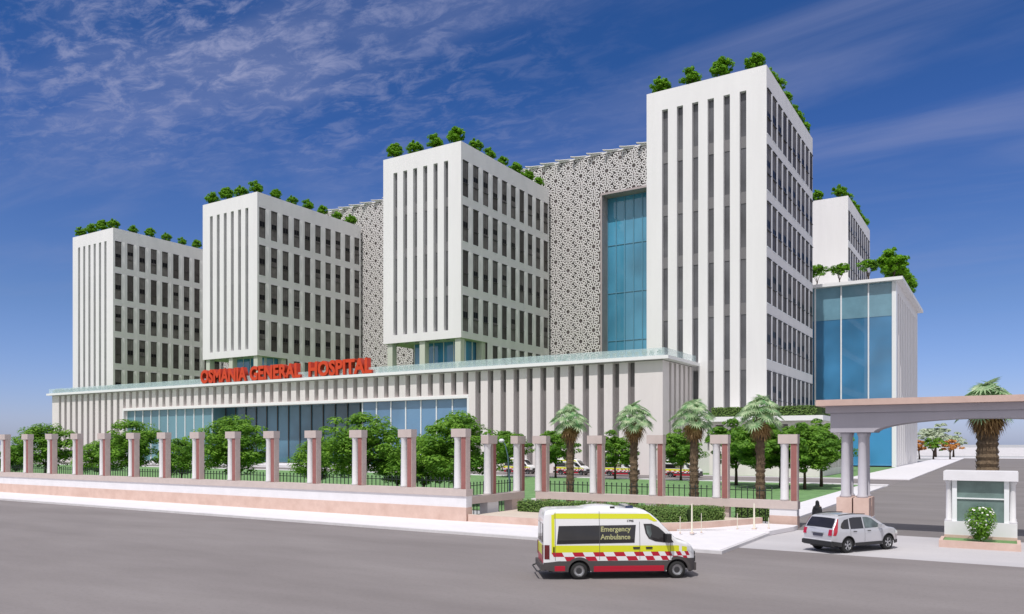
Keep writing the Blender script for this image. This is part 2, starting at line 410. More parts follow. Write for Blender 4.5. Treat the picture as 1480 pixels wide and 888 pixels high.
def leafbox(mb, path, w, z0, z1, n, size, seed, wob=0.12):
    rg = random.Random(seed)
    segs = []; tot = 0
    for a, b in zip(path[:-1], path[1:]):
        l = math.hypot(b[0] - a[0], b[1] - a[1]); segs.append((a, b, l)); tot += l
    for k in range(n):
        d = rg.uniform(0, tot)
        for a, b, l in segs:
            if d <= l: break
            d -= l
        t = d / l; cx, cy = a[0] + (b[0] - a[0]) * t, a[1] + (b[1] - a[1]) * t
        nx, ny = -(b[1] - a[1]) / l, (b[0] - a[0]) / l
        f = rg.random()
        if f < 0.42: u = rg.uniform(-1, 1); z = z1; nn = (0, 0, 1)
        elif f < 0.80: u = (1 if nx * -0.5 + ny * -0.85 > 0 else -1); z = rg.uniform(z0, z1); nn = (nx * u, ny * u, 0.5)
        else: u = rg.choice((-1, 1)); z = rg.uniform(z0, z1); nn = (nx * u, ny * u, .5)
        o = u * w / 2 + rg.uniform(-wob, wob) * .6
        z += rg.uniform(-wob, wob * .7) + 0.05 * math.sin(cx * 2.3) 
        nn = Vector(nn) + Vector((rg.uniform(-.6, .6), rg.uniform(-.6, .6), rg.uniform(-.4, .6)))
        mb.leaf((cx + nx * o, cy + ny * o, z), nn, size * rg.uniform(.6, 1.3), rg, 0)
def hedge(label, path, w, z0, z1, n, seed, size=0.13):
    r = thing('hedge', label, 'hedge', (0, 0, 0), 0, 'clipped hedges')
    mb = MB()
    for a, b in zip(path[:-1], path[1:]):
        l = math.hypot(b[0] - a[0], b[1] - a[1]); nx, ny = -(b[1] - a[1]) / l * (w / 2 - .07), (b[0] - a[0]) / l * (w / 2 - .07)
        mb.prism([(a[0] - nx, a[1] - ny), (b[0] - nx, b[1] - ny), (b[0] + nx, b[1] + ny), (a[0] + nx, a[1] + ny)][::1], z0, z1 - .06)
    mb.build('stems', core, r)
    mb = MB(); leafbox(mb, path, w, z0, z1, n, size, seed); mb.build('foliage', lfh, r)
    return r
# ------------------------------------------------------------------ towers
YF = 138.6; TD = 38.8; TW = 22.0; TOP = 70.6
ROWZ = [66.6 - 9.75 * k for k in range(7)]
WC = [1.6 + 3.94 * k for k in range(10)]
def window_meshes():
    out = []
    f = MB(); w, h = 1.96, 7.7
    for a, b, c, d in ((-w / 2, -w / 2 + .10, 0, h), (w / 2 - .10, w / 2, 0, h)): f.box(-0.15, 0.03, a, b, c, d)
    f.box(-0.15, -0.03, -w / 2 + .1, w / 2 - .1, 0, .10); f.box(-0.15, -0.03, -w / 2 + .1, w / 2 - .1, h - .14, h)
    f.box(-0.15, 0.20, -w / 2 + .1, w / 2 - .1, 2.80, 2.95)
    f.box(-0.15, -0.03, -.04, .04, 2.95, h - .14)
    f.box(-0.02, 0.22, -w / 2 - .05, w / 2 + .05, h + .004, h + .12)
    fm = f.mesh('frame', frame_d)
    s = MB(); s.box(-0.15, 0.10, -w / 2 + 0.002, w / 2 + .02, -0.14, -0.003)
    sm = s.mesh('sill', trimw)
    for k, (a, b) in enumerate(((4.35, 2.95), (4.0, 2.95), (4.7, 3.4), (2.95, 2.95), (5.3, 4.2))):
        p = MB()
        def q(z0, z1, mi):
            if z1 > z0: p.quad([(-.045, -w / 2, z0), (-.045, w / 2, z0), (-.045, w / 2, z1), (-.045, -w / 2, z1)], mi)
        q(0, 2.95, 1 if k % 2 else 0); q(2.95, b, 0); q(b, a, 2); q(a, h, 0 if k != 3 else 1)
        out.append(p.mesh('pane', [curt, curt2, blackg]))
    return fm, sm, out
WFM, WSM, WPM = window_meshes()
shortf = MB(); shortf.box(-.42, -.24, -.8, .8, 6.9, 7.1)
sp_ = MB(); sp_.box(-.575, .575, -.04, .04, -2.05, 0); SPM = sp_.mesh('spandrel', mat('spandrel_grey', (0.19, 0.185, 0.195), 0.6))
def add_window(root, y, z, rg, hw=.98, kind='window'):
    w = link(kind, WFM, root, (TW, y, z)); w.scale = (1, hw / .98, 1); link('pane', rg.choice(WPM), w); link('sill', WSM, w)
def tower(label, x0, zb, zfront, rows, y0=YF, depth=TD, slots=True, ncol=10, seed=1, slot_bot=30.0, hw=.98):
    rg = random.Random(seed)
    r = thing('hospital_tower', label, 'tower', (x0, y0, 0), 0, 'white hospital towers')
    w = MB(); D = depth; cut = 10.2 if zfront > zb + 1 else 0
    # front face with six slots
    so = []
    if slots: so = [(3.6 + 2.87 * k - .58, 3.6 + 2.87 * k + .58, slot_bot, 67.0) for k in range(6)]
    skin_facade(w, 'y', 0, 0, TW, zfront, TOP, so, .9)
    ops = []; lo = []
    for zt in ROWZ[:rows]:
        for c in WC[:ncol]:
            z0 = zt - 7.7
            if z0 >= zfront: ops.append((c - hw, c + hw, z0, zt))
            elif c - hw > cut + .2: lo.append((c - hw, c + hw, max(z0, zb + .05), zt))
    skin_facade(w, 'x', TW, 0, D, zfront, TOP, ops, .17)
    if cut: skin_facade(w, 'x', TW, cut, D, zb, zfront, lo, .17)
    # core, other faces, roof, parapet
    w.quad([(0, D, zfront), (0, 0, zfront), (0, 0, TOP), (0, D, TOP)]); w.quad([(TW, D, zb), (0, D, zb), (0, D, TOP), (TW, D, TOP)])
    w.quad([(0, 0, TOP), (TW, 0, TOP), (TW, .35, TOP), (0, .35, TOP)]); w.quad([(0, D - .35, TOP), (TW, D - .35, TOP), (TW, D, TOP), (0, D, TOP)])
    w.quad([(TW - .35, .35, TOP), (TW, .35, TOP), (TW, D - .35, TOP), (TW - .35, D - .35, TOP)]); w.quad([(0, .35, TOP), (.35, .35, TOP), (.35, D - .35, TOP), (0, D - .35, TOP)])
    w.quad([(.35, .35, 70.0), (TW - .35, .35, 70.0), (TW - .35, .35, TOP), (.35, .35, TOP)]); w.quad([(TW - .35, .35, 70.0), (TW - .35, D - .35, 70.0), (TW - .35, D - .35, TOP), (TW - .35, .35, TOP)])
    w.quad([(.35, .35, 70.0), (.35, D - .35, 70.0), (.35, D - .35, TOP), (.35, .35, TOP)])
    # faceted panels between the windows
    for (a, b, z0, z1) in ops + lo:
        if b > D - 2: continue
        y1, y2 = b + .10, b + 1.05; p, q = (.20, .07) if hw < 1 else (.07, .03); zt, zl = z1, z0 - 1.1
        A, B, C_, E = (TW, y1, zt), (TW + p, y2, zt), (TW + q, y2, zl), (TW, y1, zl)
        w.quad([A, C_, B]); w.quad([A, E, C_]); w.quad([B, C_, (TW, y2, zl), (TW, y2, zt)]); w.quad([A, B, (TW, y2, zt)]); w.quad([E, (TW, y2, zl), C_])
    w.build('wall', white, r)
    g = MB(); g.box(.36, TW - .36, .36, D - .36, 69.6, 69.98)
    g.build('roof', roofg, r)
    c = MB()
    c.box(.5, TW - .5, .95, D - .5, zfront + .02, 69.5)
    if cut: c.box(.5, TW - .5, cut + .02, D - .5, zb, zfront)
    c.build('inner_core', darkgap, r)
    if zfront > zb + 1 or zfront > 21:
        s = MB(); s.quad([(0, 0, zfront), (0, D, zfront), (TW, D, zfront), (TW, 0, zfront)]); s.build('soffit', cols_g, r)
    for (a, b, z0, z1) in so:
        s = MB(); z = z0
        s.quad([(a, .80, z0), (b, .80, z0), (b, .80, z1), (a, .80, z1)], 0)
        f = s.build('strip_window', [slotg, darkgap], r)
        z = z1 - 7.7
        while z > z0:
            link('spandrel', SPM, f, ((a + b) / 2, .74, z)); z -= 9.75
    for (a, b, z0, z1) in ops: add_window(r, (a + b) / 2, z0, rg, hw)
    for (a, b, z0, z1) in lo: add_window(r, (a + b) / 2, z1 - 7.7, rg, hw)
    if cut:
        for i, (cx, cy) in enumerate(((1.6, 1.2), (11, 1.2), (20.8, 1.2), (20.8, 9.3))):
            s = MB(); s.box(cx - .75, cx + .75, cy - .75, cy + .75, zb, zfront - .01); s.build('column', cols_g, r)
        s = MB(); s.box(5.5, TW - 2.2, 4.6, 10.1, zb, zfront - .02)
        gl = s.build('lobby_glazing', blueg2, r)
        s = MB()
        for k in range(6): s.box(5.45 + 2.8 * k, 5.6 + 2.8 * k, 4.48, 4.6, zb, zfront - .02)
        for k in range(3): s.box(TW - 2.2, TW - 2.08, 4.6 + 2.6 * k, 4.75 + 2.6 * k, zb, zfront - .02)
        s.build('mullion', trimw, gl)
    return r
names = ['far left', 'second from the left', 'third from the left, behind the red lettering\'s end', 'tallest-looking right']
T1 = tower('white tower at the far left end with slim slots meeting the podium roof', -250.2, 19.5, 19.5, 5, slot_bot=21.5, seed=1)
T2 = tower('white tower on stilts standing behind the red roof letters', -186.0, 19.5, 28.2, 5, seed=2)
T3 = tower('white tower on stilts between the two lattice bays, right of the red letters', -121.2, 19.5, 28.2, 5, seed=3)
T4 = tower('largest white tower, rising from the ground at the podium corner', -56.6, 0.0, 0.0, 7, slot_bot=4.0, seed=4, hw=1.32)
T5 = tower('rear white tower with a blank front behind the blue glass block', -56.6, 0.0, 0.0, 5, y0=223.0, depth=40, slots=False, seed=5, hw=1.32)
# roof shrubs
def shrub(label, x, y, z, i, sc=1.0, kind='roof'):
    return tree('roof_tree', kind + str(i % (3 if kind == 'roof' else 2)), (x, y, z), (i * 1.7) % 6.28, label, 'roof tree', 'round trees on the tower roofs', sc)
tn = ['far left tower', 'red lettering tower', 'middle stilted tower', 'largest tower', 'rear tower']
for ti, (x0, y0) in enumerate(((-250.2, YF), (-186.0, YF), (-121.2, YF), (-56.6, YF), (-56.6, 223.0))):
    for k in range(4):
        if ti == 4 and k < 2: continue
        shrub('roof tree on the front edge of the %s, %s from left' % (tn[ti], ORD[k]), x0 + 2.2 + 5.8 * k, y0 + 1.5, 70.1, k + ti, 1.15 + .08 * ((k * 7 + ti) % 3))
    for k in range(6):
        shrub('roof tree on the side edge of the %s, %s behind corner' % (tn[ti], ORD[k]), x0 + TW - 1.4, y0 + 7.4 + 5.7 * k, 70.1, k + ti + 1, .95 + .07 * ((k * 5 + ti) % 3))

# ------------------------------------------------------------------ podium
YP = 124.0; PX0, PX1 = -234.6, -47.8; PT = 19.1; STP = 2.855
GX0, GX1 = -199.2, -87.3; GZ = 14.0
pod = thing('podium_building', 'long low ribbed podium block running under the four towers', 'building', (0, 0, 0))
w = MB(); ops = []
x = PX1 - 5.6
k = 0
while x > PX0 + 1.5:
    a, b = x - .62, x + .62
    inglass = a > GX0 - .6 and b < GX1 + 1.5
    ops.append((a, b, GZ + .75 if inglass else 0.6, PT - .05)); x -= STP
ops.append((GX0, GX1, 0.9, GZ))
skin_facade(w, 'y', YP, PX0, PX1, 0, PT, [o for o in ops if o[3] > GZ + .1], 1.3)
w2 = MB()
# glazing opening is a real hole: rebuild the front with it
w = MB(); skin_facade(w, 'y', YP, PX0, PX1, 0, PT, ops, 1.3)
# side ribs (face +X) from the corner back to the tower
so = [(YP + 3.0 + 2.3 * k, YP + 4.0 + 2.3 * k, .6, PT - .05) for k in range(5)]
skin_facade(w, 'x', PX1, YP, YF - .01, 0, PT, so, 1.0)
w.build('wall', ribw, pod)
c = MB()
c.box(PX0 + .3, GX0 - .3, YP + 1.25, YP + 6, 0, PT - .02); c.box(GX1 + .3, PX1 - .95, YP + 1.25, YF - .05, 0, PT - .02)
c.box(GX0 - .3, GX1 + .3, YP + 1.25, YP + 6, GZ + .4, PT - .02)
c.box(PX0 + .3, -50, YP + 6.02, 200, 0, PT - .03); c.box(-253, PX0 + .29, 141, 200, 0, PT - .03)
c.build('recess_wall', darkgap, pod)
c = MB(); c.prism([(PX0 - .9, YP - 1.2), (PX1 + 1.4, YP - 1.2), (PX1 + 1.4, YF - .02), (PX1 - .9, YF - .02), (PX1 - .9, YP + .9), (PX0 - .9, YP + .9)], PT + .12, PT + .68)
c.build('cornice', cornw, pod)
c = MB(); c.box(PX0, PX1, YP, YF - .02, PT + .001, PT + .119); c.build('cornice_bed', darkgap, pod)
c = MB(); c.box(PX0 - .85, PX1 - .92, YP + .92, 200, PT, PT + .35); c.box(-253.5, PX0 - .86, 141, 200, PT, PT + .35); c.build('roof', roofg, pod)
c = MB(); c.box(GX0 - .3, GX1 + .3, YP - .12, YP - .003, GZ + .05, GZ + .55)
c.box(GX1 + .02, GX1 + .45, YP - .12, YP - .003, .6, GZ + .049); c.box(GX0 - .45, GX0 - .02, YP - .12, YP - .003, .6, GZ + .049)
c.build('lintel', cornw, pod)
RX0, RX1 = -163.6, -115.0
for (a, b, yy, m, sp) in ((GX0, RX0, YP + .9, tealg, 3.3), (RX1, GX1, YP + .9, podg, 3.7), (RX0, RX1, YP + 4.5, porchg, 3.6)):
    c = MB(); c.box(a + .02, b - .02, yy, yy + .15, .9, GZ - .02); g = c.build('glazing', m, pod)
    c = MB(); n = int((b - a) / sp)
    for k in range(n + 1):
        x = a + .15 + (b - a - .3) * k / n; c.box(x - .11, x + .11, yy - .22, yy - .003, .9, GZ - .02)
    c.build('mullion', trimw if yy < YP + 2 else frame_d, g)
c = MB(); c.box(RX0 - .1, RX0, YP + .9, YP + 4.6, .9, GZ - .02); c.box(RX1, RX1 + .1, YP + .9, YP + 4.6, .9, GZ - .02)
c.box(RX0, RX1, YP + 1.3, YP + 4.6, GZ - .02, GZ + .3); c.build('porch_reveal', tealg, pod)
c = MB(); c.box(GX0 - 3, GX1 + 3, YP - 3.2, YP - .02, 0, .55); c.box(GX0 - 1, GX1 + 1, YP - 2.2, YP - .01, .551, .9); c.build('entrance_steps', pavem, pod)
c = MB(); c.box(PX0 - .4, PX1 + .6, YP - .72, YP - .66, PT + .69, PT + 2.0); c.box(PX1 + .62, PX1 + .68, YP - .66, YF - .1, PT + .69, PT + 2.0)
c.build('balustrade', balg, pod)
# small pale plants behind the balustrade
pm = MB(); rg = random.Random(5)
for k in range(70):
    a = rg.uniform(0, 2 * PI); rr = rg.random() ** .5 * .62; z = rg.uniform(.15, 1.25)
    pm.leaf((rr * math.cos(a) * (1.2 - z * .4), rr * math.sin(a) * (1.2 - z * .4), z), (math.cos(a), math.sin(a), .8), .34, rg)
pm.tube([(0, 0, 0), (0, 0, .8)], [.05, .02], 5)
PMESH = pm.mesh('parapet_plant', lfterr)
x = PX1 - .5
while x > PX0 + .5:
    if not (-168 < x < -110):
        o = link('parapet_plant', PMESH, None, (x, YP - .1, PT + .66), (x * 3.1) % 6.28)
        tag(o, 'small pale green plant in the row along the podium roof edge', 'plant', 'plants along the podium roof edge')
        s = .75 + .3 * rnd.random(); o.scale = (s, s, s)
    x -= 1.35
# red letters
sign = thing('rooftop_sign', 'orange-red block letters reading OSMANIA GENERAL HOSPITAL on the podium roof', 'sign', (0, 0, 0))
for word, pa, pb in (('OSMANIA', 290.5, 357), ('GENERAL', 361.5, 435), ('HOSPITAL', 446.5, 538)):
    xa, xb = at(pa, YP - 1.0), at(pb, YP - 1.0)
    me = text_mesh(word, 4.4, 0.6, 0.17)
    xs = [v.co.x for v in me.vertices]; ys = [v.co.y for v in me.vertices]; sx = (xb - xa) / (max(xs) - min(xs)); sy = 3.35 / (max(ys) - min(ys)); mx, my = min(xs), min(ys)
    for v in me.vertices: v.co = Vector((xa + (v.co.x - mx) * sx, YP - .6 - v.co.z, PT + .70 + (v.co.y - my) * sy))
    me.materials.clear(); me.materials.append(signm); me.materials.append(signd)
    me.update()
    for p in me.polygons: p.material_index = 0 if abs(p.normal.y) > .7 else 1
    link('lettering', me, sign)
b_ = MB(); b_.box(at(290, YP - 1), at(537, YP - 1), YP - .5, YP - .3, PT + .685, PT + .80); b_.build('base_rail', signd, sign)

# ------------------------------------------------------------------ lattice block between and behind the towers
YJ = 178.4; JT = 77.6; JX0, JX1 = -231.0, -43.0
jb = thing('lattice_block', 'tall block behind the towers wrapped in white star lattice', 'building', (0, 0, 0))
HX0, HX1, HZ = -84.6, -70.6, 67.0     # atrium opening
w = MB(); skin_facade(w, 'y', YJ + 1.0, JX0, JX1, 19, JT - .3, [(HX0, HX1, 19.5, HZ)], 2.6)
w.box(JX0, HX0 - .3, YJ + 1.05, YJ + 24, 19, JT - .4); w.box(HX1 + .3, JX1, YJ + 1.05, YJ + 24, 19, JT - .4); w.box(HX0 - .29, HX1 + .29, YJ + 4, YJ + 24, 19, JT - .4)
w.build('wall', jalib, jb)
g = MB(); g.box(HX0, HX1, YJ + 3.3, YJ + 3.5, 19.5, HZ); gg = g.build('atrium_glazing', blueg, jb)
g = MB()
for k in range(7):
    x = HX0 + (HX1 - HX0) * k / 6; g.box(x - .1, x + .1, YJ + 3.1, YJ + 3.29, 19.5, HZ)
for z in (31, 43, 55): g.box(HX0, HX1, YJ + 3.16, YJ + 3.28, z, z + .14)
g.build('mullion', mat('blue_mullion', (0.12, 0.30, 0.42), .4), gg)
g = MB(); g.box(HX0 - .45, HX0, YJ - .2, YJ + 1.0, 19.5, HZ); g.box(HX1, HX1 + .45, YJ - .2, YJ + 1.0, 19.5, HZ); g.box(HX0 - .45, HX1 + .45, YJ - .2, YJ + 1.0, HZ + .01, HZ + .5)
g.build('opening_frame', mat('atrium_frame', (0.42, 0.36, 0.36), .7), jb)
# star lattice
jm = MB(); Dd = 4.45; ap = Dd / 2; bw = .112
def bar(p, q, wd=bw, d0=YJ - .05, d1=YJ + .25):
    dx, dz = q[0] - p[0], q[1] - p[1]; l = math.hypot(dx, dz)
    if l < .05: return
    nx, nz = -dz / l * wd, dx / l * wd
    P = [(p[0] + nx, p[1] + nz), (q[0] + nx, q[1] + nz), (q[0] - nx, q[1] - nz), (p[0] - nx, p[1] - nz)]
    b = len(jm.v)
    jm.v += [(x, d0, z) for x, z in P] + [(x, d1, z) for x, z in P]
    for q_ in ((3, 2, 1, 0), (0, 1, 5, 4), (2, 3, 7, 6)): jm.f.append(tuple(b + i for i in q_)); jm.m.append(0)
mids = [(ap * math.cos(R(36 * k)), ap * math.sin(R(36 * k))) for k in range(10)]
segs = [(mids[k], mids[(k + 3) % 10]) for k in range(10)]
# inner part of each chord is dropped, so the rosette keeps an open centre with petals
def isect(p, d, q, e):
    den = d[0] * e[1] - d[1] * e[0]
    if abs(den) < 1e-6: return None
    t = ((q[0] - p[0]) * e[1] - (q[1] - p[1]) * e[0]) / den; s = ((q[0] - p[0]) * d[1] - (q[1] - p[1]) * d[0]) / den
    return t, s
lp = lambda a, b, t: (a[0] + (b[0] - a[0]) * t, a[1] + (b[1] - a[1]) * t)
dec = [(a, lp(a, b, .382)) for a, b in segs] + [(lp(a, b, .618), b) for a, b in segs]
ring = [(.30 * ap * math.cos(R(36 * k + 18)), .30 * ap * math.sin(R(36 * k + 18))) for k in range(10)]
dec += [(ring[k], ring[(k + 1) % 10]) for k in range(10)]
ov = [(ap / math.cos(R(18)) * math.cos(R(36 * k + 18)), ap / math.cos(R(18)) * math.sin(R(36 * k + 18))) for k in range(10)]

dec += [(ring[k], (.618 * ap * math.cos(R(36 * k + 18)), .618 * ap * math.sin(R(36 * k + 18)))) for k in range(10)]
# gap (bow-tie) rays
hx, hz = Dd * math.cos(R(36)), Dd * math.sin(R(36))
ov = [(ap / math.cos(R(18)) * math.cos(R(36 * k + 18)), ap / math.cos(R(18)) * math.sin(R(36 * k + 18))) for k in range(10)]
dec += [(ov[k], ov[(k + 1) % 10]) for k in range(10)]
gap = [((-(hx - ap), 0), (-.35, 0)), ((.35, 0), (hx - ap, 0)), ((-.35, 0), (0, .30)), ((-.35, 0), (0, -.30)), ((.35, 0), (0, .30)), ((.35, 0), (0, -.30))]
def ok(x, z): return JX0 < x < JX1 and 19.6 < z < JT and not (HX0 - .4 < x < HX1 + .4 and z < HZ + .4)
nx_ = int((JX1 - JX0) / hx) + 3
for i in range(nx_):
    for j in range(-1, 26):
        if (i + j) % 2: continue
        cx, cz = JX0 + i * hx, 18 + j * hz
        for (a, b) in dec:
            p, q = (cx + a[0], cz + a[1]), (cx + b[0], cz + b[1])
            if ok(*p) and ok(*q): bar(p, q)
        # gap cell to the right of this rosette
        gx = cx + hx
        for (a, b) in gap:
            p, q = (gx + a[0], cz + a[1]), (gx + b[0], cz + b[1])
            if ok(*p) and ok(*q): bar(p, q)
jm.build('star_lattice', jaliw, jb)
e = MB(); e.box(JX0, JX1, YJ - .1, YJ + 1.2, JT - .35, JT + .01)
x = JX0 + 1
while x < JX1 - 2:
    e.prism([(x - .6, YJ - 1.7), (x + .6, YJ - .9), (x + 3.2, YJ - .1), (x, YJ - .1), (x - .8, YJ - .8)], JT + .02, JT + .16)
    x += 4.45
e.build('roof_points', jaliw, jb)

# ------------------------------------------------------------------ glass block on the right
GB0, GB1, GY0, GY1, GH = -47.0, -20.2, 195.0, 246.0, 41.6
gb = thing('glass_block', 'blue glass fronted block with white finned side behind the gate', 'building', (0, 0, 0))
c = MB(); c.box(GB0, GB1 - .9, GY0 + .01, GY0 + .3, .3, GH); g = c.build('glazing', blueg2, gb)
c = MB(); c.box(GB0, GB1 - .9, GY0 - .06, GY0 + .005, GH - 7.6, GH - .02); c.build('upper_glazing', mat('upper_glass', (0.17, 0.33, 0.42), .1, coat=.7, var=.2, scale=.1), gb)
c = MB()
for px in (1140, 1178.5, 1216, 1255.5):
    x = at(px, GY0); c.box(x - .14, x + .14, GY0 - .35, GY0 - .065, .3, GH - .02)
c.build('mullion', trimw, g)
c = MB(); c.box(GB1 - .9, GB1, GY0 - .3, GY0 + 1.2, 0, GH); c.build('corner_pillar', trimw, gb)
w = MB(); so = [(GY0 + 3.4 + 3.9 * k, GY0 + 5.0 + 3.9 * k, .4, GH - 2.2) for k in range(12)]
skin_facade(w, 'x', GB1, GY0 + 1.2, GY1, 0, GH, so, .8, 0, 1)
w.quad([(GB1, GY1, 0), (GB0, GY1, 0), (GB0, GY1, GH), (GB1, GY1, GH)])
w.build('wall', [wallw, mat('fin_recess', (.45, .46, .48), .7)], gb)
c = MB(); c.box(GB0, GB1 + 1.4, GY0 - 1.6, GY1 + .5, GH + .01, GH + .75); c.build('roof', cornw, gb)
for k, px in enumerate((1181, 1214, 1256)):
    shrub('small spreading tree on the glass block roof, %s from the left' % ORD[k], at(px, GY0 + 1.5), GY0 + 1.0, GH + .74, k, (1.15, 1.15, 1.15), 'umb')
for k in range(7):
    shrub('dense round tree on the glass block roof corner edge, %s behind the corner' % ORD[k], GB1 - .9, GY0 + 2.0 + 4.6 * k, GH + .74, k, 2.1 if k < 1 else 1.7, 'roof')

# low terrace block by the gate
tb = thing('terrace_block', 'low terrace block with a white slab edge beside the largest tower', 'building', (0, 0, 0))
TX0, TX1, TY0, TY1, TH = -42.0, -23.9, 129.8, 160.0, 8.9
w = MB(); skin_facade(w, 'y', TY0 + .6, TX0, TX1 - .5, 0, TH, [(TX0 + 1 + 2.6 * k, TX0 + 2.4 + 2.6 * k, 4.9, TH - .5) for k in range(6)] , .8, 0, 1)
skin_facade(w, 'x', TX1 - .5, TY0 + .6, TY1, 0, TH, [(TY0 + 1.2 + 1.5 * k, TY0 + 2.1 + 1.5 * k, 1.2, TH - .6) for k in range(18)], .6, 0, 1)
w.build('wall', [ribw, darkgap], tb)
c = MB(); c.box(TX0, TX1 + .2, TY0 - .4, TY1, TH + .01, TH + .8); c.build('roof_slab', cornw, tb)
h_ = hedge('pale hedge growing along the low terrace edge beside the largest tower', [(TX0 + .6, TY0 + .6), (TX1 - .8, TY0 + .6), (TX1 - .8, TY1 - 1)], 1.5, TH + .8, TH + 2.3, 4200, 3, .36)
# ------------------------------------------------------------------ boundary wall, pillars, iron fence
YW = 41.9; XE = -29.6
bw_ = thing('boundary_wall', 'pink and white banded boundary wall along the pavement under the pillar row', 'wall', (0, 0, 0))
c = MB(); c.box(-160, XE, YW + .02, YW + .72, .0, 1.06, 0); c.build('base_course', pink, bw_)
c = MB(); c.box(-160, XE - .02, YW + .06, YW + .70, 1.06, 1.80, 0); c.build('white_band', bandm, bw_)
c = MB(); c.box(-160, XE + .03, YW - .03, YW + .75, 1.80, 2.25, 0); c.build('coping', capm, bw_)
def pillar(h0, h1, hc):
    r = thing('fence_pillar', '', 'pillar', (0, 0, 0), 0, 'pillars along the boundary wall')
    c = MB(); c.lathe([(.28, 0), (.28, .10), (.255, .16), (.245, h1 * .5), (.23, h1 - .22), (.26, h1 - .12), (.275, h1 - .06), (.275, h1)], (-.24, .27, 0), 16)
    c.build('column', colm, r, True)
    c = MB(); c.box(.16, .56, .06, .54, 0, h1); c.build('pier', pierm, r)
    c = MB(); c.box(.19, .53, .035, .058, .02, h1 - .02); c.build('pier_front_shade', piershade, r)  # shade of cap and column on the pier front, painted as a dark panel
    c = MB(); c.box(-.58, .59, -.03, .585, h1 + .002, h1 + hc, 0); c.build('cap', capm, r)
    return r
P1 = pillar(0, 3.40, .55)
for k in range(16):
    X = -30.2 - 4.52 * k; loc = (X, YW, 2.252)
    lb = 'tall pillar with round white column, %s from the right end of the long boundary wall' % (ORD[k])
    if k == 0: P1.location = loc; P1['label'] = lb; o = P1
    else: o = dup(P1, loc, 0, lb)
YB = 50.5
P2 = pillar(0, 3.53, .58)
for k, X in enumerate((-29.0, -24.5, -20.0, -15.6, -11.3)):
    lb = 'pillar on the set-back fence behind the ambulance, %s from the left' % ORD[k]
    loc = (X, YB - .1, 1.69)
    if k == 0: P2.location = loc; P2['label'] = lb; P2['group'] = 'pillars along the set-back fence'
    else: dup(P2, loc, 0, lb, 'pillars along the set-back fence')
for k, Y in enumerate((46.1, 50.0)):
    dup(P2, (-30.3, Y, 1.69), R(90), ['pillar half way along the return fence by the street lamp', 'pillar where the return fence meets the set-back fence'][k], 'pillars along the return fence')
# set-back fence base
sb = thing('setback_fence_wall', 'low pink rail wall on blocks carrying the set-back pillars behind the ambulance', 'wall', (0, 0, 0))
c = MB(); c.box(-29.3, -10.7, YB - .15, YB + .60, 1.17, 1.68); c.build('rail', capm, sb)
for X in (-29.0, -24.5, -20.0, -15.6):
    c = MB(); c.box(X - .7, X + .1, YB - .08, YB + .52, 0, 1.168); c.build('plinth', bandm, sb)
    c = MB(); c.box(X + .1, X + .6, YB + .08, YB + .50, 0, 1.168); c.build('plinth_return', pierm, sb)
c = MB(); c.box(-12.4, -10.75, YB - .1, YB + .55, .75, 1.168, 0); c.box(-12.4, -10.73, YB - .12, YB + .57, 0, .749, 1); c.build('end_block', [bandm, pink], sb)
rb = thing('return_fence_wall', 'short pink rail wall running back from the corner of the boundary wall', 'wall', (0, 0, 0))
c = MB(); c.box(-30.95, -30.2, YW + 1.1, YB - .2, 1.17, 1.68); c.build('rail', capm, rb)
c = MB(); c.box(-30.9, -30.25, 45.4, 46.8, 0, 1.168); c.build('plinth', bandm, rb)
c = MB(); c.box(-30.9, -30.25, 48.6, 50.2, 0, 1.168); c.build('plinth', pierm, rb)
def ironfence(label, a, b, z0, z1, sp=.38):
    L = math.hypot(b[0] - a[0], b[1] - a[1]); rz = math.atan2(b[1] - a[1], b[0] - a[0])
    r = thing('iron_fence', label, 'fence', (a[0], a[1], 0), rz, 'dark iron railings')
    p = MB(); n = int(L / sp)
    for i in range(n + 1):
        x = L * i / n; p.box(x - .022, x + .022, -.022, .022, z0, z1 - .14)
        b0 = len(p.v); h = .05
        p.v += [(x - h, -h, z1 - .14), (x + h, -h, z1 - .14), (x + h, h, z1 - .14), (x - h, h, z1 - .14), (x, 0, z1)]
        for q in ((0, 1, 4), (1, 2, 4), (2, 3, 4), (3, 0, 4), (3, 2, 1, 0)): p.f.append(tuple(b0 + k for k in q)); p.m.append(0)
    p.build('pickets', iron, r)
    for z in (z0 + .12, z1 - .3):
        q = MB(); q.box(0, L, -.025, .025, z, z + .05); q.build('rail', iron, r)
ironfence('iron railing with spear tips behind the long pillar row', (-160, YW + .9), (XE - .9, YW + .9), .2, 3.0)
ironfence('iron railing behind the set-back pillars, in front of the palms', (-29.4, YB + .9), (-12.5, YB + .9), .12, 2.5)
ironfence('iron railing along the short return fence beside the street lamp', (-31.2, YW + 1.6), (-31.2, YB - .2), .12, 2.6)
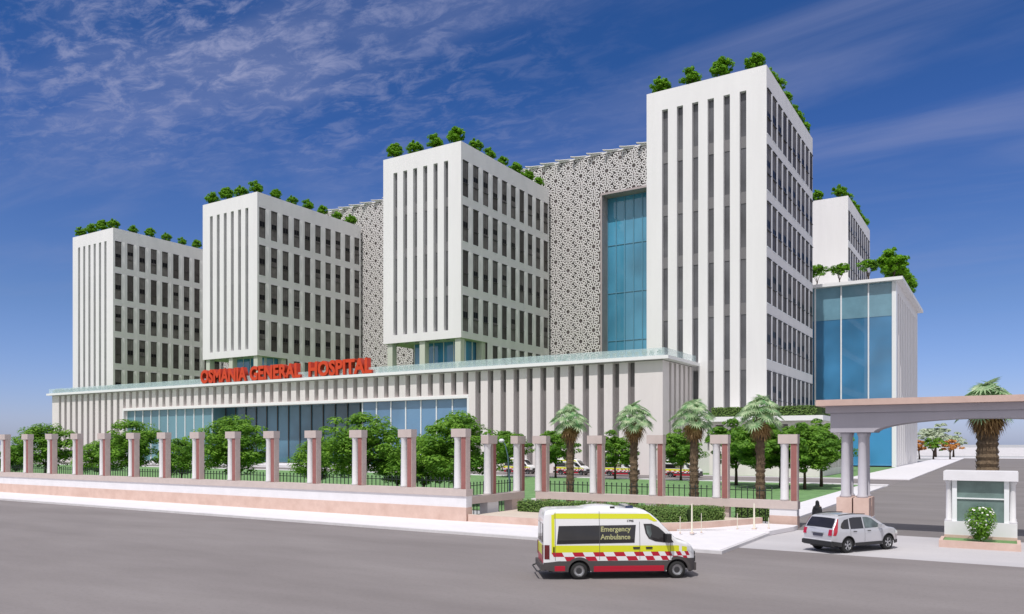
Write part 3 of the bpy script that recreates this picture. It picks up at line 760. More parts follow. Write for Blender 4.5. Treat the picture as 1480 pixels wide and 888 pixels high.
# retaining planter between the fences
pl = thing('curved_planter', 'low curved pink planter wall holding the hedges in front of the set-back fence', 'planter')
front = [(-29.5, 42.0), (-20.0, 42.0), (-18.2, 42.4), (-16.8, 43.2), (-15.6, 44.3), (-14.7, 45.6), (-13.9, 47.2), (-13.2, 48.8), (-12.7, 49.9)]
inner = [(p[0] - .25, p[1] + .3) for p in front]
c = MB()
for i in range(len(front) - 1):
    c.prism([front[i], front[i + 1], inner[i + 1], inner[i]], .0, .62, 0, 1)
c.build('retaining_wall', [pink, beige], pl)
c = MB(); c.prism(inner + [(-29.7, 50.3)], .02, .50); c.build('soil', beige, pl)
hedge('long clipped hedge behind the ambulance roof, along the set-back railing', [(-28.8, 47.6), (-24.0, 47.6), (-19.0, 47.2), (-17.0, 47.6)], 1.3, .5, 1.25, 5200, 1)
hedge('curved front hedge above the planter wall, beside the ambulance windscreen', [(-22.0, 44.2), (-18.5, 44.9), (-16.4, 46.2), (-15.0, 48.3)], 1.2, .5, 1.30, 5200, 2)
c = MB(); c.box(-14.6, -12.9, YB + 2.2, YB + 3.1, .02, .9); 
hedge('dark short hedge seen through the railing between the last two pillars', [(-15.2, YB + 2.6), (-12.8, YB + 2.6)], .9, .05, 1.05, 900, 4)
# slim white posts in front of the planter
def post(h, r_):
    t = thing('garden_post', '', 'post', (0, 0, 0), 0, 'slim white posts in front of the planter')
    c = MB(); c.lathe([(r_ * 1.6, 0), (r_ * 1.6, .06), (r_, .08), (r_ * .8, h - .05), (r_ * .4, h)], (0, 0, 0), 10); c.build('shaft', mat('cream_paint', (.66, .62, .52), .5), t, True)
    c = MB(); c.lathe([(r_ * 2.6, -.0), (r_ * 2.4, .05), (r_ * 1.7, .055)], (0, 0, 0), 12); c.build('foot', pink, t, True)
    return t
for px, yb, h, rr, lb in ((983, 771, .95, .03, 'short thin white post nearest the ambulance bonnet'), (1000, 771, 1.65, .07, 'tall thick white post near the ambulance bonnet'),
                          (1013.7, 770, 1.1, .03, 'short thin white post just right of the tall post near the ambulance'), (1065.7, 765, .95, .03, 'short thin white post at the middle of the curved planter'),
                          (1090, 765, 1.5, .08, 'tall thick white post in front of the last palm'), (1111, 764, .65, .04, 'short white post beside the end pillar')):
    d = (H0 - .26) * F / (yb - 642); Y = d * (CT + ST * (px - 740) / F)
    t = post(h, rr * .75); t.location = (at(px, Y), Y, .25 ); t['label'] = lb
# ------------------------------------------------------------------ trees and palms
specs = [(65, 60, 1.0, 'maple-like tree at the left of the lawn, near the podium corner'), (22, 58, .62, 'small low tree at the far left edge behind the pillars'),
         (190, 58, 1.0, 'broad tree on the lawn left of the podium glazing'), (143, 60, .68, 'small tree just left of the broad tree beside the podium glazing'),
         (338, 57, 1.02, 'broad tree on the lawn in front of the glazing, under the letter M'), (262, 60, .72, 'small tree on the lawn left of the broad one below the red letters'),
         (524, 56, 1.0, 'broad tree on the lawn below the end of the red lettering'), (462, 59, .72, 'small tree on the lawn left of the broad one at the lettering\'s end'),
         (662, 55, .98, 'broad tree on the lawn behind the boundary wall corner'), (613, 57, .72, 'bushy tree just left of the wall corner tree'), (575, 61, .55, 'small tree behind the fourth-from-right pillars')]
for i, (px, Y, s, lb) in enumerate(specs):
    tree('lawn_tree', 'lawn%d' % (i % 4), (at(px, Y), Y, .02), i * 1.3, lb, 'tree', 'trees on the lawn behind the wall', (s * 1.05, s * 1.05, s * 1.0))
for i, (px, Y, s, lb) in enumerate(((803, 106, 1.0, 'round tree behind the first palm, by the parked ambulances'), (889, 106.6, 1.0, 'round tree behind the second palm, by the parked ambulances'),
                                (984, 107.4, 1.0, 'round tree behind the third palm, by the parked ambulances'), (735, 104, 1.0, 'round tree behind the street lamp'),
                                (1064, 99, 1.15, 'large round tree between the third and fourth palms'), (1100, 93, 1.12, 'large round tree directly behind the fourth palm'), (1128, 97, 1.05, 'round tree right of the fourth palm'),
                                (1163, 94, 1.05, 'round tree with a bare trunk left of the gate'), (1187, 101, 1.12, 'round tree nearest the gate column'))):
    tree('avenue_tree', 'road%d' % (i % 3), (at(px, Y), Y, .02), i * 2.1, lb, 'tree', 'round trees along the hospital road', s)

def fan_frond(mb, rg, az, el, plen, blen, mi=0, ribs=19, droop=0.35, face=.62):
    dh = Vector((math.cos(az) * math.cos(el), math.sin(az) * math.cos(el), math.sin(el)))
    side = Vector((-math.sin(az), math.cos(az), 0)); nrm = dh.cross(side).normalized()
    if nrm.z < 0: nrm = -nrm
    # the blade turns its face outwards at the end of the petiole
    out = (Vector((math.cos(az), math.sin(az), .55)) * face + nrm * (1 - face)).normalized()
    ax = (dh - out * dh.dot(out)).normalized(); sd = out.cross(ax)
    tip = dh * plen
    mb.tube([Vector((0, 0, 0)), tip * .5 + Vector((0, 0, .03)), tip], [.024, .02, .014], 4, mi)
    for k in range(ribs):
        a = (k / (ribs - 1) - .5) * R(270)
        def dr(q): return ax * math.cos(q) + sd * math.sin(q)
        st = R(270) / (ribs - 1) * .5
        l = blen * (1 - .18 * abs(k / (ribs - 1) - .5) * 2) * rg.uniform(.88, 1.08)
        r1 = l * .50
        p1 = tip + dr(a - st) * r1 + out * .02; p2 = tip + dr(a + st) * r1 + out * .02; e = tip + dr(a) * l - Vector((0, 0, droop * l * .4)) - out * l * .06
        b = len(mb.v); mb.v += [tuple(tip), tuple(p1), tuple(e), tuple(p2)]
        mb.f.append((b, b + 1, b + 2, b + 3)); mb.m.append(mi)
def palm_meshes(seed, zc, blen, plen, tr, trb, ngreen=46, ndead=26, sk=1.0):
    rg = random.Random(seed)
    t = MB(); prof = []; n = 34
    for i in range(n + 1):
        z = zc * i / n; r = trb + (tr - trb) * (i / n); r *= 1.0 + (.07 if i % 2 else -.05) + rg.uniform(-.03, .03)
        prof.append((r, z))
    lx_, ly_ = rg.uniform(-.02, .02), rg.uniform(-.02, .02)
    t.lathe(prof, (0, 0, 0), 12)
    for k in range(150):   # leaf boots
        a = rg.uniform(0, 2 * PI); z = zc * rg.uniform(.03, 1); rr = trb + (tr - trb) * z / zc
        p = Vector((math.cos(a) * rr * .95, math.sin(a) * rr * .95, z)); q = p + Vector((math.cos(a) * .09, math.sin(a) * .09, .17))
        t.tube([p, q], [.045, .015], 4)
    tm = t.mesh('trunk', palmbark)
    g = MB()
    for k in range(ngreen):
        az = k * 2.399 + rg.uniform(-.2, .2); el = R(86 - 112 * ((k + .5) / ngreen)) + rg.uniform(-.12, .12)
        f = MB(); fan_frond(f, rg, az, el, plen * rg.uniform(.8, 1.15), blen * rg.uniform(.85, 1.1), 0, 17, .08)
        b = len(g.v); g.v += [(x, y, z + zc + .1) for x, y, z in f.v]; g.f += [tuple(b + i for i in q) for q in f.f]; g.m += f.m
    gm = g.mesh('fronds', lfp)
    g = MB()
    for k in range(ndead):
        az = k * 2.399; el = R(-25 - 50 * (k + .5) / ndead)
        f = MB(); fan_frond(f, rg, az, el, plen * .55 * sk, blen * .85 * sk, 0, 13, .9, .1)
        b = len(g.v); g.v += [(x, y, z + zc - .1 - .3 * k / ndead) for x, y, z in f.v]; g.f += [tuple(b + i for i in q) for q in f.f]; g.m += f.m
    dm = g.mesh('dry_fronds', lfd)
    return tm, gm, dm
PALMS = [palm_meshes(3 + 5 * i, 6.85, .80, 1.10,   .25, .31, 29, 14, 1.0) for i in range(4)]
def palm(label, loc, rz, meshes, grp, s=1.0):
    r = thing('fan_palm', label, 'palm', loc, rz, grp); r.scale = (s, s, s)
    link('trunk', meshes[0], r); link('fronds', meshes[1], r); link('dry_fronds', meshes[2], r)
for k, (px, s) in enumerate(((824, .985), (916, .99), (1003, 1.0), (1099, 1.01))):
    palm('fan palm behind the set-back fence, %s from the left' % ORD[k], (at(px, 53.6), 53.6, .02), k * .9, PALMS[k], 'fan palms behind the set-back fence', s)
PALM2 = palm_meshes(8, 7.7, 1.15, 1.35, .60, .72, 34, 34, 1.0)
palm('stout fan palm with a thick trunk rising behind the gate beam and kiosk', (at(1427, 63), 63, 0), .4, PALM2, None)
# small shrub and light green drum by the palm foot are on the raised planter
t = thing('palm_planter', 'pale round planter at the foot of the stout palm behind the kiosk', 'planter', (at(1427, 63), 63, 0))
c = MB(); c.lathe([(1.5, 0), (1.6, .1), (1.6, .5), (1.45, .5), (1.4, .42)], (0, 0, 0), 24); c.build('rim', kerbm, t)
# far trees
for k, (px, Y, v, s, lb) in enumerate(((1329, 300, 0, 1.1, 'far orange tree at the edge of the glass block'), (1349, 296, 1, 1.15, 'far green tree between two orange trees'), (1373, 300, 0, 1.1, 'far orange tree right of the far green tree'),
                                 (1352, 345, 2, 2.1, 'large pale tree behind the small far coloured trees'), (1378, 360, 2, 1.6, 'smaller pale tree at the right of the far tree group'))):
    tree('far_tree', 'far%d' % v, (at(px, Y), Y, 0), k, lb, 'tree', 'far trees beyond the driveway', s)

# ------------------------------------------------------------------ gate
gt = thing('entrance_gate', 'wide grey arched entrance gate with an orange-pink ledge on paired columns', 'gate', (0, 0, 0))
GXa, GXb, GYa, GYb = -8.9, 6.9, 49.5, 51.9
c = MB(); c.box(GXa, GXb, GYa - .18, GYb + .18, 7.02, 7.42); c.build('frieze', gatem, gt)
c = MB(); c.box(GXa - .45, GXb + .45, GYa - .75, GYb + .75, 7.43, 7.78); c.build('ledge', ledgem, gt)
arch = [(GXa + .25, 5.88), (-6.3, 5.88)]
for i in range(0, 25):
    a = PI * i / 24; X = -1.0 - 5.3 * math.cos(a); arch.append((X, 5.9 + .72 * math.sin(a) ** 1.15))
arch += [(4.3, 5.88), (GXb - .25, 5.88), (GXb - .25, 7.0), (GXa + .25, 7.0)]
c = MB()
P = arch; n = len(P)
# lay the arch as strips so that no face is concave
low = P[:-2]
for a, b in zip(low[:-1], low[1:]):
    if abs(b[0] - a[0]) < 1e-4: continue
    c.quad([(a[0], GYa, a[1]), (b[0], GYa, b[1]), (b[0], GYa, 7.01), (a[0], GYa, 7.01)]); c.quad([(b[0], GYb, b[1]), (a[0], GYb, a[1]), (a[0], GYb, 7.01), (b[0], GYb, 7.01)])
    c.quad([(a[0], GYa, a[1]), (a[0], GYb, a[1]), (b[0], GYb, b[1]), (b[0], GYa, b[1])])
for X in (GXa + .25, GXb - .25): c.quad([(X, GYa, 5.88), (X, GYb, 5.88), (X, GYb, 7.01), (X, GYa, 7.01)])
c.build('beam', gatem, gt)
for cx in (-7.45, 5.45):
    for dx in (-.46, .46):
        for cy in (GYa + .55, GYb - .55):
            c = MB(); c.lathe([(.32, 2.06), (.32, 2.16), (.25, 2.24), (.24, 4.0), (.22, 5.6), (.27, 5.72), (.30, 5.87)], (cx + dx, cy, 0), 18); c.build('column', gatecol, gt, True)
            c = MB(); c.box(cx + dx - .42, cx + dx + .42, cy - .5, cy + .5, .9, 2.058, 0); c.box(cx + dx - .44, cx + dx + .44, cy - .52, cy + .52, .0, .899, 1); c.build('pedestal', [pink, bandm], gt)
# kiosk under the arch
ks = thing('kiosk', 'white ticket kiosk with columns and a large greenish window under the gate', 'kiosk', (-1.0, 47.3, 0))
c = MB(); c.box(-1.62, 1.62, 0, 2.2, .45, 1.15); c.build('wall_base', bandm, ks)
c = MB(); c.box(-1.62, 1.62, -.02, 2.2, 0, .448); c.build('plinth', pink, ks)
c = MB(); c.box(-1.66, 1.66, -.12, 2.3, 3.30, 3.78); c.build('roof', bandm, ks)
c = MB(); c.box(-1.05, 1.05, .25, .32, 1.16, 3.29); c.build('window', mat('kiosk_glass', (0.16, 0.235, 0.22), .08, coat=.8, var=.25, scale=.8), ks)
c = MB(); c.box(-1.05, 1.05, .18, .248, 2.33, 2.40); c.build('window_bar', trimw, ks)
for sx in (-1, 1):
    c = MB(); c.box(sx * 1.16 - .11, sx * 1.16 + .11, .12, .5, 1.152, 3.298); c.build('window_jamb', trimw, ks)
    for cy in (.28, 1.9):
        c = MB(); c.lathe([(.2, 1.152), (.2, 1.22), (.14, 1.28), (.125, 3.1), (.17, 3.2), (.18, 3.298)], (sx * 1.43, cy, 0), 14); c.build('column', colm, ks, True)
    c = MB(); c.box(sx * 1.05 - .06, sx * 1.05 + .06, .5, 1.95, 1.152, 3.298); c.build('side_wall', mat('green_panel', (.30, .38, .20), .6), ks)
c = MB(); c.box(-1.0, 1.0, 1.9, 1.96, 1.152, 3.298); c.build('rear_wall', gatem, ks)
pp = thing('flower_planter', 'low pink bed with grass at the foot of the kiosk', 'planter', (-1.0, 45.2, 0))
c = MB(); c.box(-1.75, 1.75, 0, .16, 0, .36); c.box(-1.75, -1.59, .16, 2.07, 0, .36); c.box(1.59, 1.75, .16, 2.07, 0, .36); c.build('edging', pink, pp)
c = MB(); c.box(-1.588, 1.588, .162, 2.06, 0, .30); c.build('grass', lawnm, pp)
fb = thing('flowering_bush', 'bush with white flowers in the bed in front of the kiosk', 'bush', (-.95, 46.1, .29))
rg = random.Random(21); c = MB()
for k in range(12):
    a = rg.uniform(0, 6.28); c.tube([(0, 0, 0), (.25 * math.cos(a), .25 * math.sin(a), .7), (.5 * math.cos(a), .5 * math.sin(a), 1.3)], [.02, .015, .006], 5)
c.build('stems', bark, fb)
c = MB(); fl = MB()
for k in range(1500):
    z = rg.uniform(.12, 1.72); rr = .16 + .58 * math.sin(min(1, z / 1.25) * PI * .55) * (1 if z < 1.3 else max(.2, 1 - (z - 1.3) * 1.1)); a = rg.uniform(0, 6.28); q = rr * rg.random() ** .4
    p = (q * math.cos(a), q * math.sin(a), z); c.leaf(p, (math.cos(a), math.sin(a), .8), .15, rg)
    if k % 11 == 0: 
        for j in range(4): fl.leaf((p[0] * 1.05 + rg.uniform(-.03, .03), p[1] * 1.05 + rg.uniform(-.03, .03), z + .03), (math.cos(a) + rg.uniform(-.5, .5), math.sin(a), .7), .09, rg, 0, .9)
c.build('foliage', lf1, fb); fl.build('flowers', petal, fb)

# street lamp
ln = thing('street_lamp', 'slim curved street lamp behind the return fence', 'street lamp', (at(736.5, 52.3), 52.3, .02))
c = MB(); c.tube([(0, 0, 0), (0, 0, 2.2), (-.12, -.05, 4.2), (-.32, -.12, 5.1), (-.52, -.2, 5.42)], [.10, .075, .055, .045, .04], 10); c.build('pole', polem, ln, True)
c = MB(); c.lathe([(.16, 0), (.16, .25), (.1, .3)], (0, 0, 0), 12); c.build('base', blk, ln)
c = MB(); c.lathe([(.02, 5.28), (.2, 5.33), (.24, 5.45), (.16, 5.56), (.03, 5.6)], (-.60, -.23, 0), 14); c.build('lamp_head', lampw, ln, True)
# ------------------------------------------------------------------ vehicles
def interp(tb, x):
    if x <= tb[0][0]: return tb[0][1]
    for (a, b), (c, d) in zip(tb[:-1], tb[1:]):
        if x <= c: return b + (d - b) * (x - a) / (c - a)
    return tb[-1][1]
class Shell:
    def __init__(s, L, zt, W, zb, wheels, wr, ar, tum, rc, crown=.03):
        s.L, s.zt, s.W, s.zb0, s.wheels, s.wr, s.ar, s.tum, s.rc, s.crown = L, zt, W, zb, wheels, wr, ar, tum, rc, crown
    def bot(s, x):
        z = interp(s.zb0, x)
        for xc in s.wheels:
            if abs(x - xc) < s.ar: z = max(z, s.wr + math.sqrt(s.ar ** 2 - (x - xc) ** 2))
        return z
    def half(s, x, z): return interp(s.W, x) * interp(s.tum, z)
    def section(s, x):
        zb, zt = s.bot(x), interp(s.zt, x); rc = interp(s.rc, x); rc = min(rc, (zt - zb) * .45); zs = zt - rc - .5 * s.crown
        P = []
        for i in range(13):
            z = zb + (zs - zb) * i / 12; P.append((s.half(x, z), z))
        w = P[-1][0]
        for i in range(1, 8):
            a = PI / 2 * i / 7; P.append((w - rc + rc * math.cos(a), zs + rc * math.sin(a)))
        w2 = w - rc
        for i in range(1, 7):
            f = 1 - i / 6; P.append((w2 * f, zt - .5 * s.crown * f * f - (0 if 1 else 0)))
        return P
    def body(s, name, mats, root, step=.04):
        xs = []; n = int(s.L / step)
        for i in range(n + 1): xs.append(s.L * i / n)
        for xc in s.wheels: xs += [xc - s.ar - .001, xc - s.ar + .002, xc + s.ar - .002, xc + s.ar + .001]
        xs = sorted(set(xs)); mb = MB(); rows = []
        for x in xs:
            P = s.section(x); row = [(x, -y, z) for y, z in P] + [(x, y, z) for y, z in P[-2::-1]]; rows.append(row)
        mb.grid(rows)
        mb.quad(rows[0]); mb.quad(rows[-1][::-1])
        o = mb.build(name, mats, root, False)
        for p in o.data.polygons: p.use_smooth = len(p.vertices) == 4
        return o
    def side(s, mb, poly, sg, eps=.006, mi=0, nx=14, nz=5):
        x0, x1 = min(p[0] for p in poly), max(p[0] for p in poly)
        xs = sorted({round(x0 + 1e-5 + (x1 - x0 - 2e-5) * i / nx, 6) for i in range(nx + 1)} | {p[0] for p in poly if x0 + 1e-4 < p[0] < x1 - 1e-4})
        rows = []
        for x in xs:
            zz = []
            for i in range(len(poly)):
                a, b = poly[i], poly[(i + 1) % len(poly)]
                if abs(a[0] - b[0]) < 1e-9: continue
                if min(a[0], b[0]) - 1e-9 <= x <= max(a[0], b[0]) + 1e-9: zz.append(a[1] + (b[1] - a[1]) * (x - a[0]) / (b[0] - a[0]))
            if len(zz) < 2: continue
            lo, hi = min(zz), max(zz)
            if hi <= s.bot(x) + .004:
                if len(rows) > 1: mb.grid(rows, mi, sg > 0)
                rows = []; continue
            lo = max(lo, s.bot(x) + .001)
            if hi <= lo: hi = lo + .0005
            rows.append([(x, sg * (s.half(x, lo + (hi - lo) * j / nz) + eps), lo + (hi - lo) * j / nz) for j in range(nz + 1)])
        if len(rows) > 1: mb.grid(rows, mi, sg > 0)
    def flare(s, name, m, root, sg, wd=.10, eps=.016):
        for xc in s.wheels:
            mb = MB()
            rows = []
            for i in range(33):
                a = PI * i / 32 * 1.0
                rows.append([(xc + (s.ar + t) * math.cos(a), sg * (s.half(xc, s.wr + (s.ar + t) * math.sin(a)) + eps), max(.3, s.wr + (s.ar + t) * math.sin(a))) for t in (-.012, wd * .5, wd)])
            mb.grid(rows, 0, sg < 0); mb.build(name, m, root)
    def top(s, mb, x0, x1, yf, eps=.008, mi=0, nx=12, y0=None):
        rows = []
        for i in range(nx + 1):
            x = x0 + (x1 - x0) * i / nx; zt = interp(s.zt, x); rc = interp(s.rc, x); w2 = s.half(x, zt - rc) - rc
            dz = (interp(s.zt, x + .02) - interp(s.zt, x - .02)) / .04; nl = math.hypot(1, dz)
            rows.append([(x - eps * dz / nl, (w2 * yf) * f, zt - .5 * s.crown * (yf * f) ** 2 + eps / nl) for f in [k / 5 for k in range(-5, 6)]])
        mb.grid(rows, mi, True)
def wheel_meshes(r, w, kind):
    t = MB(); t.lathe([(r * .62, -w / 2), (r * .93, -w / 2), (r, -w / 2 + .04), (r, w / 2 - .04), (r * .93, w / 2), (r * .62, w / 2)], (0, 0, 0), 36, 'y', cap=False)
    a = MB()
    a.lathe([(r * .64, -w / 2 + .01), (r * .60, -w / 2 + .05), (r * .60, w / 2 - .05), (r * .64, w / 2 - .01)], (0, 0, 0), 36, 'y', 0, False)
    a.lathe([(.001, 0), (r * .60, 0)], (0, 0, 0), 24, 'y', 1, False)
    for sg in (-1, 1):
        y = sg * (w / 2 - .03)
        if kind == 'steel':
            a.lathe([(.001, y), (r * .30, y), (r * .34, y - sg * .03)], (0, 0, 0), 24, 'y', 1, False)
            a.lathe([(r * .42, y - sg * .02), (r * .52, y - sg * .005)], (0, 0, 0), 30, 'y', 0, False)
            for k in range(20):
                q = 2 * PI * k / 20; c_, s_ = math.cos(q), math.sin(q); wv = .011
                a.quad([(c_ * r * .3 - s_ * wv, y - sg * .02, s_ * r * .3 + c_ * wv), (c_ * r * .3 + s_ * wv, y - sg * .02, s_ * r * .3 - c_ * wv), (c_ * r * .6 + s_ * wv, y - sg * .02, s_ * r * .6 - c_ * wv), (c_ * r * .6 - s_ * wv, y - sg * .02, s_ * r * .6 + c_ * wv)], 0)
            a.lathe([(r * .57, y), (r * .64, y)], (0, 0, 0), 36, 'y', 0, False)
        else:
            a.lathe([(.001, y + sg * .01), (r * .16, y)], (0, 0, 0), 18, 'y', 0, False)
            a.lathe([(r * .57, y), (r * .64, y)], (0, 0, 0), 36, 'y', 0, False)
            for k in range(5):
                for dq in (-.16, .16):
                    q = 2 * PI * k / 5 + .3; q2 = q + dq; wv = .020
                    p0 = (math.cos(q) * r * .1, math.sin(q) * r * .1); p1 = (math.cos(q2) * r * .62, math.sin(q2) * r * .62)
                    dx, dz = p1[0] - p0[0], p1[1] - p0[1]; l = math.hypot(dx, dz); nx, nz = -dz / l * wv, dx / l * wv
                    a.quad([(p0[0] + nx, y, p0[1] + nz), (p0[0] - nx, y, p0[1] - nz), (p1[0] - nx, y, p1[1] - nz), (p1[0] + nx, y, p1[1] + nz)], 0)
    return t.mesh('wheel', tyre, True), a.mesh('rim', [alloy, rimdark])
def wheels(root, sh, hw, meshes, w):
    for xc in sh.wheels:
        for sg in (-1, 1):
            o = link('wheel', meshes[0], root, (xc, sg * (hw - w / 2 - .03), sh.wr)); link('rim', meshes[1], o)
    u = MB(); u.box(.25, sh.L - .45, -hw * .66, hw * .66, .26, .95); u.build('underbody', blk, root)

def ambulance(full=True):
    r = thing('ambulance', 'white and yellow ambulance van with red and white checker stripe driving on the road', 'ambulance')
    sh = Shell(6.0, [(0, 2.30), (.03, 2.52), (.10, 2.63), (.30, 2.69), (2.0, 2.73), (3.6, 2.71), (4.0, 2.63), (4.22, 2.50), (4.45, 2.30), (5.12, 1.60), (5.22, 1.52), (5.60, 1.40), (5.82, 1.27), (5.93, 1.10), (6.0, .86)],
               [(0, .93), (.06, .97), (.2, 1.0), (4.9, 1.0), (5.3, .985), (5.6, .93), (5.8, .84), (5.93, .72), (6.0, .60)],
               [(0, .40), (.5, .30), (5.5, .28), (5.8, .24), (6.0, .28)], (1.37, 5.21), .335, .43,
               [(0, .97), (.5, 1.0), (1.3, 1.0), (1.6, .985), (2.1, .945), (2.5, .90), (2.8, .87)], [(0, .10), (.2, .20), (4.2, .20), (4.6, .13), (6, .12)])
    sh.body('body', carw, r)
    S = lambda name, polys, m, eps=.006, nx=14: [(lambda mb: ([sh.side(mb, p, sg, eps, 0, nx) for p in polys], mb.build(name, m, r)))(MB()) for sg in (-1, 1)]
    S('yellow_band', [[(.40, 2.54), (4.10, 2.50), (4.44, 2.22), (4.30, 2.20), (4.05, 2.31), (.40, 2.34)],
                      [(.36, 1.05), (5.60, 1.04), (5.60, 1.22), (5.2, 1.28), (.36, 1.32)], [(.30, 1.0), (.42, 1.0), (.42, 2.50), (.30, 2.48)]], yel)
    S('side_window', [[(.50, 1.37), (3.52, 1.40), (3.58, 2.08), (.58, 2.06)]], autog, .010)
    S('lower_cladding', [[(.0, .40), (.3, .30), (5.7, .22), (5.99, .3), (5.99, .75), (5.4, .80), (4.8, .70), (.6, .72), (.0, .66)]], clad, .012, 110)
    for sg in (-1, 1):
        sh.flare('wheel_arch', clad, r, sg)
    S('red_stripe', [[(1.93, .30), (4.68, .30), (4.68, .52), (1.93, .52)], [(.42, .34), (.82, .34), (.82, .54), (.42, .54)]], redp, .018)
    # checker
    cks = {-1: (MB(), MB()), 1: (MB(), MB())}; x0 = .30
    x = x0; k = 0; wd = .40
    while x < 5.6:
        wk = wd if x < 3.0 else max(.13, wd * (1 - (x - 3.0) / 4.0))
        for row in (0, 1):
            zt, zb = (1.05, .885) if row == 0 else (.883, .72); sl = .09
            xo = x + row * sl
            a, b = xo, min(xo + wk, 5.80)
            if a > 5.7: continue
            for sg in (-1, 1):
                sh.side(cks[sg][(k + row) % 2], [(a, zt), (b, zt), (b + sl, zb), (a + sl, zb)], sg, .007, 0, 3, 2)
        x += wk; k += 1
    for sg in (-1, 1): cks[sg][0].build('red_pattern', redp, r); cks[sg][1].build('white_pattern', carw, r)
    for sg in (-1, 1):
        mb = MB(); sh.side(mb, [(3.88, 2.12), (4.20, 2.12), (4.48, 1.98), (4.98, 1.52), (5.06, 1.40), (4.85, 1.38), (4.35, 1.44), (4.08, 1.55), (3.96, 1.75)], sg, .010)
        g = mb.build('door_window', autog, r)
        mb = MB(); sh.side(mb, [(3.97, 2.05), (4.16, 2.05), (4.20, 1.72), (4.12, 1.58), (4.02, 1.75)], sg, .014); mb.build('seen_through_pane', autog2, g)
        for x in (3.68, 4.02 if False else 3.66):
            pass
        mb = MB()
        for (xa, z0, z1) in ((2.15, .75, 2.62), (3.72, .75, 2.2), (4.93, .75, 1.38), (.44, .75, 2.6)):
            sh.side(mb, [(xa, z0), (xa + .014, z0), (xa + .014, z1), (xa, z1)], sg, .013, 0, 1, 16)
        mb.build('panel_gap', seam, r)
        for xa in (3.45, 3.95):
            mb = MB(); sh.side(mb, [(xa, 1.24), (xa + .26, 1.24), (xa + .28, 1.20), (xa + .24, 1.16), (xa + .02, 1.16)], sg, .03); mb.build('door_handle', blk, r)
        y = sg * 1.0
        mb = MB(); mb.box(4.72, 4.90, min(y, y + sg * .28), max(y, y + sg * .28), 1.42, 1.74); mb.build('mirror', blk, r)
        mb = MB(); sh.side(mb, [(.03, .80), (.22, .80), (.22, 1.34), (.03, 1.34)], sg, .012); mb.box(-.035, .03, min(sg * .74, sg * .93), max(sg * .74, sg * .93), .82, 1.33); mb.build('tail_light', taild, r)
        mb = MB(); sh.side(mb, [(5.62, 1.10), (5.95, .92), (5.95, 1.04), (5.80, 1.22), (5.62, 1.24)], sg, .014); mb.build('headlight', lampw if full else lampw, r)
        if full:
            for s_, x_, z_, sz in (('Emergency', 2.20, 1.84, .265), ('Ambulance', 2.20, 1.54, .265), ('1795', 3.22, 2.20, .105)):
                me = text_mesh(s_, sz, .002, .007 if len(s_) > 4 else .003)
                xs = [v.co.x for v in me.vertices]; wtx = max(xs) - min(xs); tgt = 1.17 if len(s_) > 4 else .25; k_ = tgt / wtx
                for v in me.vertices:
                    X = x_ + v.co.x * k_ if sg < 0 else x_ + tgt - v.co.x * k_
                    Z = z_ + v.co.y
                    v.co = Vector((X, sg * (sh.half(X, Z) + .014 + abs(v.co.z)), Z))
                me.materials.clear(); me.materials.append(cream if len(s_) > 4 else blk); me.update(); link('lettering', me, r)
    mb = MB(); sh.top(mb, 4.30, 5.14, .93, .012); mb.build('windscreen', autog, r)
    mb = MB(); mb.tube([(5.10, -.5, 1.66), (5.16, .1, 1.60)], .015, 5); mb.tube([(5.10, .1, 1.66), (5.16, .65, 1.60)], .015, 5); mb.build('wiper', blk, r)
    mb = MB()   # roof pod
    for k in range(2):
        pass
    rows = []
    for i in range(13):
        u = i / 12; x = 1.55 + 1.5 * u; h = .13 * (math.sin(PI * u) ** .45 if 0 < u < 1 else 0); 
        rows.append([(x, y, 2.69 + h * (1 - (abs(y) / .7) ** 4)) for y in [-.7 + .14 * j for j in range(11)]])
    mb.grid(rows, 0, True); mb.build('roof_pod', carw, r, True)
    mb = MB(); mb.box(3.25, 3.55, -.62, .62, 2.70, 2.79); mb.build('beacon_bar', mat('beacon', (.03, .05, .12), .15, coat=.8), r)
    mb = MB(); mb.box(2.62, 2.8, -.74, -.69, 2.70, 2.78); mb.build('roof_hatch', blk, r)
    # rear doors, bumper, step
    for sg in (-1, 1):
        mb = MB(); mb.box(-.02, .005, min(sg * .08, sg * .72), max(sg * .08, sg * .72), 1.42, 2.12); mb.build('rear_window', autog, r)
        mb = MB(); mb.box(-.012, .004, min(sg * .03, sg * .74), max(sg * .03, sg * .74), .92, 1.30); mb.build('rear_stripe', yel, r)
    mb = MB(); mb.box(-.012, .004, -.74, .74, .62, .88); mb.build('rear_red_stripe', redp, r)
    mb = MB(); mb.box(-.10, .10, -.95, .95, .36, .60); mb.build('rear_bumper', clad, r)
    mb = MB(); mb.tube([(-.05, -.8, .38), (-.20, -.8, .33), (-.24, -.7, .32), (-.24, .7, .32), (-.20, .8, .33), (-.05, .8, .38)], .03, 6); mb.build('rear_step', blk, r)
    mb = MB(); mb.box(5.9, 6.03, -.62, .62, .60, .82); mb.box(5.94, 6.04, -.55, .55, .84, .99, 0); mb.build('grille', blk, r)
    mb = MB(); mb.box(5.80, 6.06, -.66, .66, .26, .56); mb.build('front_bumper', clad, r)
    wheels(r, sh, 1.0, wheel_meshes(.335, .24, 'steel'), .24)
    return r, sh
amb, ash = ambulance()
def gp(px, y):
    d = H0 * F / (y - 642); rr = (px - 740) / F * d
    return Vector((rr * CT - d * ST, rr * ST + d * CT, 0))
def place(root, wr, wf, sh, hw):     # put right side wheels' contacts on two ground points
    d = (wf - wr).normalized(); left = Vector((-d.y, d.x, 0)); rz = math.atan2(d.y, d.x)
    o = wr - d * sh.wheels[0] + left * (hw - .12)
    root.location = (o.x, o.y, 0); root.rotation_euler = (0, 0, rz)
